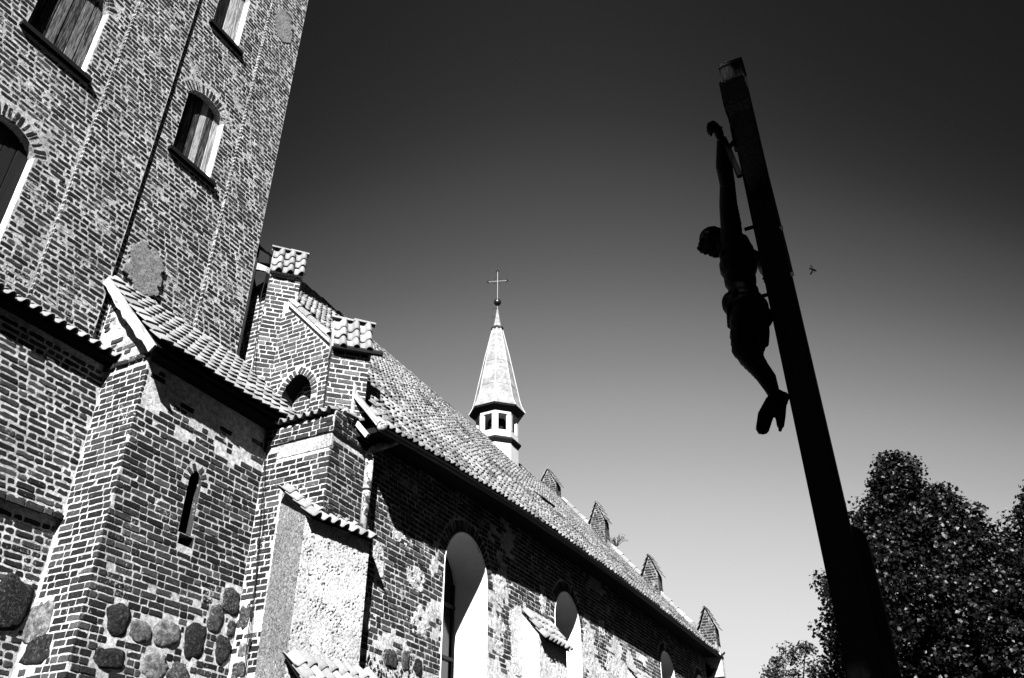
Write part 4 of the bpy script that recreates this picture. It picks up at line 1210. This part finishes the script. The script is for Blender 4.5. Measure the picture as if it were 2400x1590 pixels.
bm = bmesh.new(); bmesh.ops.create_uvsphere(bm, u_segments=20, v_segments=12, radius=.155); me = bpy.data.meshes.new('ball'); bm.to_mesh(me); bm.free(); me.shade_smooth()
link('ball', me, tu, M['ball'], world=Matrix.Translation((tc.x, tc.y, 21.47)))
mb = MB(); az_ = Vector((.35, -.94, 0)); c = Vector((tc.x, tc.y, 22.55))
mb.tube([c - az_ * .38, c + az_ * .38], .012, 6)
for k in (-1, 1):
    mb.tube([c + az_ * .2 * k, c + az_ * .12 * k + Vector((0, 0, .1)), c + Vector((0, 0, .2))], .007, 4); mb.tube([c + az_ * .2 * k, c + az_ * .12 * k - Vector((0, 0, .1)), c - Vector((0, 0, .2))], .007, 4)
for e, d in ((c - az_ * .38, -az_), (c + az_ * .38, az_), (Vector((tc.x, tc.y, 23.05)), Vector((0, 0, 1)))):
    s_ = d.cross(Vector((0, 0, 1))) if abs(d.z) < .5 else az_
    s2 = Vector((0, 0, 1)) if abs(d.z) < .5 else az_
    for k in (-1, 0, 1):
        q = e + d * (.05 if k == 0 else 0) + s2 * .045 * k; mb.box((-.022, -.022, -.022), (.022, .022, .022), Matrix.Translation(q) @ Matrix.Rotation(.8, 4, 'Y'))
for k in range(4):
    a_ = PI / 4 + k * PI / 2; mb.tube([c, c + (az_ * math.cos(a_) + Vector((0, 0, 1)) * math.sin(a_)) * .13], .01, 4)
mb.obj('finial_cross', M['iron'], tu)
mb = MB(); lx = tc + Vector((-.13, .2, 0))
mb.tube([(lx.x, lx.y, 20.4), (lx.x, lx.y, 23.1)], .009, 5)
for z in (21.15, 20.75): mb.tube([(lx.x, lx.y, z), (tc.x, tc.y, z)], .009, 4)
mb.tube([(lx.x, lx.y, 23.1), (lx.x + .02, lx.y + .09, 23.2)], .008, 4); mb.tube([(lx.x, lx.y, 23.1), (lx.x - .02, lx.y - .07, 23.2)], .008, 4)
mb.obj('lightning_rod', M['iron'], tu)

# =================================================================== PIPE AND CABLES
dp = thing('downpipe', 'flaking pale zinc downpipe at the corner of the nave', 'downpipe', (10.32, 7.78, 6.3))
MB().tube([(10.33, 7.79, 6.2), (10.33, 7.79, 7.52)], .068, 14).obj('pipe', M['zinc'], dp, smooth=True)
MB().tube([(10.33, 7.79, 7.50), (10.33, 7.79, 7.60)], .078, 14).obj('collar', M['zinc'], dp, smooth=True)
MB().tube([(10.33, 7.79, 7.58), (10.36, 7.76, 7.68), (10.62, 7.52, 7.86)], [.07, .068, .064], 12).obj('elbow', M['zinc'], dp, smooth=True)
MB().tube([(10.60, 7.53, 7.85), (10.70, 7.40, 7.96)], [.062, .075], 12).obj('outlet', M['zinc'], dp, smooth=True)
MB().tube([(10.33, 7.79, 6.92), (10.33, 7.79, 6.96)], .074, 14).obj('bracket', M['cable'], dp, smooth=True)
def cable(lab, pts, r_=.007, knots=()):
    t = thing('lightning_cable', lab, 'cable', pts[-1], 'cables down the corner')
    P_ = []
    for a, b in zip(pts, pts[1:]):
        a = Vector(a); b = Vector(b)
        for k in range(5): P_.append(a.lerp(b, k / 5) + Vector((0, .012 * math.sin(len(P_) * .9), 0)))
    P_.append(Vector(pts[-1]))
    MB().tube(P_, r_, 5).obj('wire', M['cable'], t, smooth=True)
    for kz in knots:
        p = min(P_, key=lambda q: abs(q.z - kz)); MB().tube([p - Vector((0, 0, .05)), p + Vector((0, 0, .05))], .022, 7).obj('clamp', M['cable'], t)
cable('thin dark cable from the gable down the west face of the corner pier', [(9.80, 10.30, 12.05), (9.62, 10.22, 11.2), (9.60, 10.02, 9.4), (9.55, 9.70, 8.55), (9.37, 9.27, 8.15), (9.38, 9.21, 7.6), (9.40, 9.05, 6.27), (9.40, 8.95, 4.9), (9.40, 8.89, 3.8)], .007, (7.5, 6.1, 4.95))
cable('shorter thin cable starting at the tiled ledge, running beside the longer cable', [(9.62, 9.95, 9.3), (9.40, 9.23, 7.9), (9.39, 9.20, 7.4), (9.39, 9.08, 6.9), (9.40, 9.0, 6.2), (9.40, 8.93, 4.95), (9.40, 8.85, 3.8)], .006, (4.5,))

# =================================================================== WAYSIDE CRUCIFIX
cr = thing('wayside_cross', 'tall black timber cross seen from the side, rising in front of the dark trees', 'cross', (4.284, .366, 0))
hw = .077
def beam(lo, hi, rot, org, name, mat, ch=.006, label=None):
    bm = bmesh.new(); bmesh.ops.create_cube(bm, size=1)
    for v in bm.verts: v.co = Vector([lo[i] + (v.co[i] + .5) * (hi[i] - lo[i]) for i in range(3)])
    bmesh.ops.bevel(bm, geom=list(bm.edges), offset=ch, segments=2, affect='EDGES')
    me = bpy.data.meshes.new(name); bm.to_mesh(me); bm.free()
    return link(name, me, cr, mat, world=Matrix.Translation(org) @ Matrix.Rotation(rot, 4, 'Z'), label=label)
RZ = math.radians(3.1)
PO = Vector((4.284, .366, 0))
beam((-hw, -hw, 0), (hw, hw, 6.45), RZ * .6, PO, 'post', M['cross_wood'])
beam((-.88, -.079, 5.21), (.88, .056, 5.40), RZ, PO, 'crossbeam', M['cross_wood'])
beam((-hw - .008, -hw - .008, 6.43), (hw + .008, hw + .008, 6.47), RZ * .6, PO, 'post_cap', M['tin'])
beam((-.884, -.082, 5.207), (-.80, .059, 5.405), RZ, PO, 'beam_cap', M['tin'], label='crumpled tin sheet on the near beam end')
# support post behind, with rounded head
sp_ = PO + Vector((.19, -.060, 0))
mb = MB(); v = []; pr_ = [(-.07, 0), (.07, 0), (.07, 3.02)] + [(.07 * math.cos(a), 3.02 + .09 * math.sin(a)) for a in np.linspace(0.15, PI - .15, 8)] + [(-.07, 3.02)]
for y in (-.05, .09): v += [Vector((sp_.x + y, sp_.y + x, z)) for x, z in pr_]
m_ = len(pr_); mb.add(v, [tuple(range(m_))[::-1], tuple(range(m_, 2 * m_))] + [(i, (i + 1) % m_, (i + 1) % m_ + m_, i + m_) for i in range(m_)])
mb.obj('support_post', M['cross_wood'], cr)
for z in (4.91, 4.56): 
    MB().tube([(4.22, .291, z), (4.22, .272, z)], .013, 8).obj('bolt', M['steel'], cr)
MB().tube([(3.60, .432, 5.17), (3.60, .420, 5.08), (3.61, .404, 4.96), (3.62, .392, 4.87)], [.013, .016, .016, .018], 7).tube([(3.60, .418, 5.08), (3.60, .37, 5.13)], .014, 6).tube([(3.60, .38, 5.04), (3.60, .38, 5.24)], .01, 5).obj('hand_bracket', M['cable'], cr)
for z in (5.02, 4.50): MB().tube([(4.27, .435, z), (4.27, .50, z)], .013, 6).obj('fixing_pin', M['cable'], cr)

fg = thing('crucifix_figure', 'black carved figure with arms stretched upward, knees bent and head bowed', 'statue', (4.28, .46, 3.6))
bm = bmesh.new()
def blob(c, r_, Rm=None, seg=14):
    """ellipsoid"""
    res = bmesh.ops.create_uvsphere(bm, u_segments=seg, v_segments=seg // 2 + 2, radius=1)
    for v in res['verts']:
        q = Vector((v.co.x * r_[0], v.co.y * r_[1], v.co.z * r_[2]))
        if Rm: q = Rm @ q
        v.co = q + Vector(c)
def limb(pts, rs, seg=12):
    """tapered limb with round ends"""
    P_ = [Vector(p) for p in pts]
    for a, b, ra, rb in zip(P_, P_[1:], rs, rs[1:]):
        n = max(2, int((b - a).length / (min(ra, rb) * .45)))
        for k in range(n + 1):
            t = k / n; r_ = ra + (rb - ra) * t
            res = bmesh.ops.create_icosphere(bm, subdivisions=2, radius=r_)
            c = a.lerp(b, t)
            for v in res['verts']: v.co += c
CX = 4.28
# torso, bowed forward (towards +y), seen in profile
for (y, z, ry, rz, rx) in ((.572, 4.86, .104, .12, .14), (.582, 4.76, .114, .10, .14), (.585, 4.66, .097, .09, .12), (.580, 4.56, .092, .08, .11), (.575, 4.46, .100, .08, .115), (.575, 4.38, .105, .08, .12)):
    blob((CX, y, z), (rx, ry, rz))
for s_ in (-1, 1):
    blob((CX + s_ * .055, .64, 4.82), (.06, .035, .05))                      # chest
    blob((CX + s_ * .055, .50, 4.40), (.06, .055, .075))                     # seat
    blob((CX + s_ * .06, .505, 4.86), (.05, .03, .08))                       # shoulder blade
# neck, head
limb([(CX, .59, 4.93), (CX, .64, 5.00)], [.045, .042])
HM = Matrix.Rotation(math.radians(-38), 3, 'X')
HC = Vector((CX, .705, 5.00))
blob(HC, (.064, .078, .090), HM, 20)
for (dx, dy, dz, r_) in ((0, .083, -.012, .017), (0, .078, .022, .018), (0, .070, -.050, .020), (0, .05, -.088, .024), (0, .058, -.075, .026), (-.028, .066, .030, .016), (.028, .066, .030, .016), (-.063, -.004, -.005, .014), (.063, -.004, -.005, .014)):
    res = bmesh.ops.create_icosphere(bm, subdivisions=2, radius=r_)
    off = HM @ Vector((dx, dy, dz))
    for v in res['verts']: v.co += HC + off
# arms, hands
for s_ in (-1, 1):
    hx = CX + s_ * .755; hy = .475 - s_ * -.0
    hy = .448 if s_ < 0 else .480
    limb([(CX + s_ * .10, .575, 4.92), (CX + s_ * .17, .555 if s_ < 0 else .545, 4.95), (CX + s_ * .30, .53 if s_ < 0 else .505, 5.005), (CX + s_ * .43, .495 if s_ < 0 else .475, 5.05), (CX + s_ * .55, .478, 5.085), (hx - s_ * .075, hy, 5.14)],
         [.072, .066, .056, .047, .050, .032])
    blob((hx - s_ * .02, hy, 5.165), (.052, .026, .042), Matrix.Rotation(s_ * -.5, 3, 'Y'))
    # fingers, curled round a nail head
    for k in range(4):
        b0 = Vector((hx + s_ * (.014 + .004 * k), hy - .002, 5.196 - .020 * k)); f1 = b0 + Vector((s_ * .022, .014, .008 - .005 * k)); f2 = f1 + Vector((s_ * -.002, .028, -.002)); f3 = f2 + Vector((-s_ * .024, .008, -.006))
        L_ = (1.0, 1.1, 1.02, .82)[k]
        limb([b0, b0 + (f1 - b0) * L_, b0 + (f2 - b0) * L_, b0 + (f3 - b0) * L_], [.0125, .012, .0105, .009])
    limb([(hx - s_ * .045, hy + .01, 5.175), (hx - s_ * .020, hy + .030, 5.215), (hx + s_ * .004, hy + .040, 5.222)], [.013, .010, .008])
# legs: thighs forward, knees bent, shins back to the post, feet crossed
for s_, dk, da in ((-1, 0, 0), (1, .01, .03)):
    limb([(CX + s_ * .062, .575, 4.36), (CX + s_ * .060, .605, 4.24), (CX + s_ * .050, .628 - dk, 4.155), (CX + s_ * .040, .590 - dk, 4.06), (CX + s_ * .030, .555 - dk, 3.98), (CX + s_ * .022, .525, 3.87)],
         [.100, .092, .074, .060, .052, .036])
# feet
limb([(CX - .012, .500, 3.83), (CX - .014, .535, 3.80), (CX - .016, .585, 3.73), (CX - .018, .612, 3.66)], [.040, .044, .044, .038])
limb([(CX + .012, .478, 3.83), (CX + .014, .500, 3.79), (CX + .016, .512, 3.73), (CX + .02, .522, 3.675)], [.034, .034, .030, .022])
for k in range(5):
    x = CX - .040 + .012 * k; limb([(x, .622 - .003 * k, 3.66), (x - .001, .628 - .004 * k, 3.628 + .004 * k)], [.010, .009 if k else .013])
    x = CX - .002 + .011 * k; limb([(x, .522, 3.675), (x, .530, 3.632 + .005 * k)], [.009, .008])
me = bpy.data.meshes.new('body'); bm.to_mesh(me); bm.free()
ob = link('body', me, fg, M['figure'])
rm = ob.modifiers.new('remesh', 'REMESH'); rm.mode = 'VOXEL'; rm.voxel_size = .0055; rm.use_smooth_shade = True
sm = ob.modifiers.new('smooth', 'SMOOTH'); sm.factor = .5; sm.iterations = 4
# hair with thorn wreath, loincloth
bm = bmesh.new()
blob(HC + HM @ Vector((0, -.018, .018)), (.080, .084, .092), HM, 18)
for k in range(9):
    a = -.95 + k * .24; q = HC + HM @ Vector((math.sin(a) * .066, -.03 - .02 * math.cos(a), -.02))
    limb([q, q + Vector((0, .0, -.06)), q + Vector((0, .015, -.12))], [.022, .019, .012])
for k in range(26):
    a = k / 26 * 2 * PI; q = HC + HM @ Vector((math.cos(a) * .074, math.sin(a) * .084, .036 + .006 * math.sin(a * 5)))
    res = bmesh.ops.create_icosphere(bm, subdivisions=1, radius=.013 + .005 * (k % 2))
    for v in res['verts']: v.co += q
me = bpy.data.meshes.new('hair'); bm.to_mesh(me); bm.free()
ob = link('hair', me, fg, M['figure']); rm = ob.modifiers.new('remesh', 'REMESH'); rm.mode = 'VOXEL'; rm.voxel_size = .0055; rm.use_smooth_shade = True
bm = bmesh.new()
blob((CX, .585, 4.49), (.140, .118, .050)); blob((CX, .590, 4.43), (.142, .112, .075)); blob((CX, .59, 4.35), (.132, .102, .09)); blob((CX - .02, .655, 4.49), (.08, .060, .080)); blob((CX, .60, 4.28), (.118, .088, .08))
limb([(CX - .09, .50, 4.42), (CX - .095, .485, 4.30), (CX - .09, .495, 4.20), (CX - .09, .505, 4.13)], [.045, .035, .03, .024])
limb([(CX - .13, .60, 4.50), (CX - .10, .66, 4.42), (CX, .69, 4.36)], [.02, .022, .02])
me = bpy.data.meshes.new('loincloth'); bm.to_mesh(me); bm.free()
ob = link('loincloth', me, fg, M['figure']); rm = ob.modifiers.new('remesh', 'REMESH'); rm.mode = 'VOXEL'; rm.voxel_size = .006; rm.use_smooth_shade = True
sm = ob.modifiers.new('smooth', 'SMOOTH'); sm.factor = .5; sm.iterations = 3
for s_ in (-1, 1):
    MB().tube([(CX + s_ * .755, .42, 5.18), (CX + s_ * .755, .50 if s_ < 0 else .50, 5.18)], .007, 6).obj('nail', M['cable'], fg)

# =================================================================== INSECT
iz = thing('flying_insect', 'small dark insect flying in the sky just right of the cross', 'insect', (1.31, .052, 2.517))
bd = (right * .9 + up * -.35).normalized()
c = Vector((1.31, .052, 2.517))
MB().tube([c - bd * .0045, c - bd * .002, c + bd * .001, c + bd * .005, c + bd * .0075], [.0009, .0018, .0021, .0016, .0006], 8).obj('abdomen', M['insect'], iz, smooth=True)
bm = bmesh.new(); bmesh.ops.create_icosphere(bm, subdivisions=2, radius=.0017); me = bpy.data.meshes.new('head'); bm.to_mesh(me); bm.free(); me.shade_smooth()
link('head', me, iz, M['insect'], world=Matrix.Translation(c - bd * .0052))
for s_, l in ((1, .008), (-1, .009)):
    d = (up * s_ * .8 - right * .35).normalized()
    tip = c + d * l; sd = bd * .0016
    MB().add([c, tip - sd, tip + d * .001, tip + sd, c + bd * .0015, c + fwd * .0002, tip + fwd * .0002], [(0, 1, 2, 3, 4)]).obj('wing', M['cable'], iz)
for k in range(3):
    a = c + bd * (.002 * k - .001); MB().tube([a, a - up * .003 + bd * .001, a - up * .005], .0002, 4).obj('leg', M['insect'], iz)

# =================================================================== TREES
def make_tree(lab, base, prof, nblob, leaf, mat, group, seed, per=85, lean=(0, 0), inner_=.45, blob_r=(.22, .42), trunk_r=.2, kind='linden_tree', sparse=0):
    r = np.random.default_rng(seed)
    t = thing(kind, lab, 'tree', base, group)
    bx, by, _ = base
    hs = np.array([p[0] for p in prof]); rs = np.array([p[1] for p in prof])
    z0, z1 = hs.min(), hs.max()
    C_ = []
    wts = np.interp(np.linspace(z0, z1, 60), hs, rs) + .15; wts /= wts.sum()
    lob = [(r.uniform(0, 2 * PI), r.uniform(z0, z1), r.uniform(.08, .28)) for _ in range(26)]
    for _ in range(nblob):
        z = np.linspace(z0, z1, 60)[r.choice(60, p=wts)] + r.uniform(-.1, .1)
        R_ = np.interp(z, hs, rs); a = r.uniform(0, 2 * PI)
        bumpy = sum(k * math.exp(-((z - zz) / .5) ** 2 - (math.atan2(math.sin(a - aa), math.cos(a - aa)) / .5) ** 2) for aa, zz, k in lob) - .08
        q = (inner_ + (1 - inner_) * r.random() ** .6)
        rad = R_ * q * (1 + bumpy)
        C_.append((bx + rad * math.cos(a) + lean[0] * z, by + rad * math.sin(a) + lean[1] * z, z, r.uniform(*blob_r)))
    C_ = np.array(C_); n = len(C_) * per
    cen = np.repeat(C_[:, :3], per, 0); br = np.repeat(C_[:, 3], per)
    d = r.normal(size=(n, 3)); d /= np.linalg.norm(d, axis=1)[:, None]
    P_ = cen + d * (br * r.random(n) ** .4)[:, None] * np.array([1, 1, .75])
    # leaves face outward and droop
    out = d * .6 + np.array([0, 0, .5]) + r.normal(size=(n, 3)) * .55; out /= np.linalg.norm(out, axis=1)[:, None]
    tng = np.cross(out, r.normal(size=(n, 3))); tng /= np.linalg.norm(tng, axis=1)[:, None]
    bit = np.cross(out, tng)
    s = leaf * r.uniform(.65, 1.2, n)[:, None]
    a0 = P_ - tng * s * .5; a2 = P_ + tng * s * .55; a1 = P_ + bit * s * .42 + out * s * .10; a3 = P_ - bit * s * .42 + out * s * .10
    V = np.stack([a0, a1, a2, a3], 1).reshape(-1, 3)
    idx = np.arange(n) * 4
    F = np.concatenate([np.stack([idx, idx + 1, idx + 2], 1), np.stack([idx, idx + 2, idx + 3], 1)])
    me = bpy.data.meshes.new('crown'); me.vertices.add(len(V)); me.vertices.foreach_set('co', V.ravel())
    me.loops.add(F.size); me.loops.foreach_set('vertex_index', F.ravel().astype(np.int32))
    me.polygons.add(len(F)); me.polygons.foreach_set('loop_start', (np.arange(len(F)) * 3).astype(np.int32)); me.polygons.foreach_set('loop_total', np.full(len(F), 3, np.int32))
    me.update(); me.validate()
    link('crown', me, t, mat)
    mb = MB(); top = z0 + (z1 - z0) * .75
    tp = [Vector((bx + lean[0] * z + .05 * math.sin(z), by + lean[1] * z, z)) for z in np.linspace(0, top, 9)]
    mb.tube(tp, [trunk_r * (1 - .85 * i / 8) for i in range(9)], 9)
    mb.obj('trunk', M['bark'], t, smooth=True)
    lb = MB()
    for i in r.choice(len(C_), min(len(C_), 60 if not sparse else 30), replace=False):
        c_ = Vector(C_[i, :3]); zb = max(z0 * .4, min(c_.z - .9 - .35 * (Vector((c_.x, c_.y)) - Vector((bx, by))).length, top))
        a = Vector((bx + lean[0] * zb, by + lean[1] * zb, zb)); m_ = a.lerp(c_, .55) + Vector((0, 0, .12))
        lb.tube([a, m_, c_], [trunk_r * .3, trunk_r * .16, .012], 5)
    lb.obj('limb', M['bark'], t)
    return t
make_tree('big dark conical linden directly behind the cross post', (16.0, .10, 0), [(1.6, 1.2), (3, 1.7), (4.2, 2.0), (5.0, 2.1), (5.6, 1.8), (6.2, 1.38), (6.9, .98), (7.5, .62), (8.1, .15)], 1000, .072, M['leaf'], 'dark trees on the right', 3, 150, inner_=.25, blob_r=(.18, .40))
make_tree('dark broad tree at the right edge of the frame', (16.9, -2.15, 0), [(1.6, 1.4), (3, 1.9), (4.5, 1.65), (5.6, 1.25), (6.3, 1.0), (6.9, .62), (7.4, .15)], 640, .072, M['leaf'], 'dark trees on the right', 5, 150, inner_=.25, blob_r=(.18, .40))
make_tree('small light airy tree low down left of the cross post', (29.2, 4.42, 0), [(3.6, 1.8), (5.3, 1.7), (6.4, 1.5), (7.0, 1.2), (7.6, .8), (8.1, .3)], 210, .11, M['leaf_light'], None, 9, 50, inner_=.2, blob_r=(.2, .42), kind='young_tree', sparse=1, trunk_r=.11)

# =================================================================== TREES BEHIND THE CAMERA (belt added unseen to block low sky; tree shading cross)
def leaf_cloud(C_, per, leaf, seed):
    r = np.random.default_rng(seed); C_ = np.array(C_); n = len(C_) * per
    cen = np.repeat(C_[:, :3], per, 0); br = np.repeat(C_[:, 3], per)
    d = r.normal(size=(n, 3)); d /= np.linalg.norm(d, axis=1)[:, None]
    P_ = cen + d * (br * r.random(n) ** .35)[:, None]
    a = r.normal(size=(n, 3)); a /= np.linalg.norm(a, axis=1)[:, None]; b = np.cross(a, r.normal(size=(n, 3))); b /= np.linalg.norm(b, axis=1)[:, None]
    V = np.stack([P_ - a * leaf, P_ + b * leaf * .7, P_ + a * leaf, P_ - b * leaf * .7], 1).reshape(-1, 3)
    F = (np.arange(n) * 4)[:, None] + np.array([[0, 1, 2, 3]])
    me = bpy.data.meshes.new('crown'); me.vertices.add(len(V)); me.vertices.foreach_set('co', V.ravel())
    me.loops.add(F.size); me.loops.foreach_set('vertex_index', F.ravel().astype(np.int32))
    me.polygons.add(len(F)); me.polygons.foreach_set('loop_start', (np.arange(len(F)) * 4).astype(np.int32)); me.polygons.foreach_set('loop_total', np.full(len(F), 4, np.int32))
    me.update(); me.validate()
    return me
C_ = []; trunks = MB()
for i in range(46):
    t = i / 45
    if t < .42: x, y = -17 - random.uniform(0, 4), 22 - 34 * t / .42
    else: x, y = -17 + 62 * (t - .42) / .58, -12 - random.uniform(0, 4)
    h_ = random.uniform(15, 18) if x > -8 else random.uniform(12, 14)
    trunks.tube([(x, y, 0), (x + .2, y, h_ * .7)], [.3, .1], 7)
    for k in range(46):
        z = random.uniform(1.2, h_); rr = 2.6 * math.sqrt(max(.05, 1 - ((z - h_ * .5) / (h_ * .56)) ** 2)); a = random.uniform(0, 2 * PI); q = rr * random.random() ** .5
        C_.append((x + q * math.cos(a), y + q * math.sin(a), z, .9))
wd = link('wood', leaf_cloud(C_, 36, .30, 2), None, M['leaf'], kind='stuff')
trunks.add([], []); link('wood_trunks', trunks.mesh('wood_trunks'), None, M['bark'], kind='stuff')
st = thing('shade_tree', 'tall dense linden standing behind the viewpoint, shading the cross', 'tree', (-6.6, -4.2, 0))
C_ = []
for k in range(420):
    d = Vector((random.gauss(0, 1), random.gauss(0, 1), random.gauss(0, 1))).normalized() * random.random() ** .4
    C_.append((-6.4 + d.x * 2.9, -4.15 + d.y * 2.7, 11.9 + d.z * 2.9, .42))
link('crown', leaf_cloud(C_, 46, .09, 4), st, M['leaf'])
MB().tube([(-6.6, -4.2, 0), (-6.5, -4.15, 5), (-6.4, -4.15, 11.5)], [.34, .26, .08], 9).obj('trunk', M['bark'], st, smooth=True)
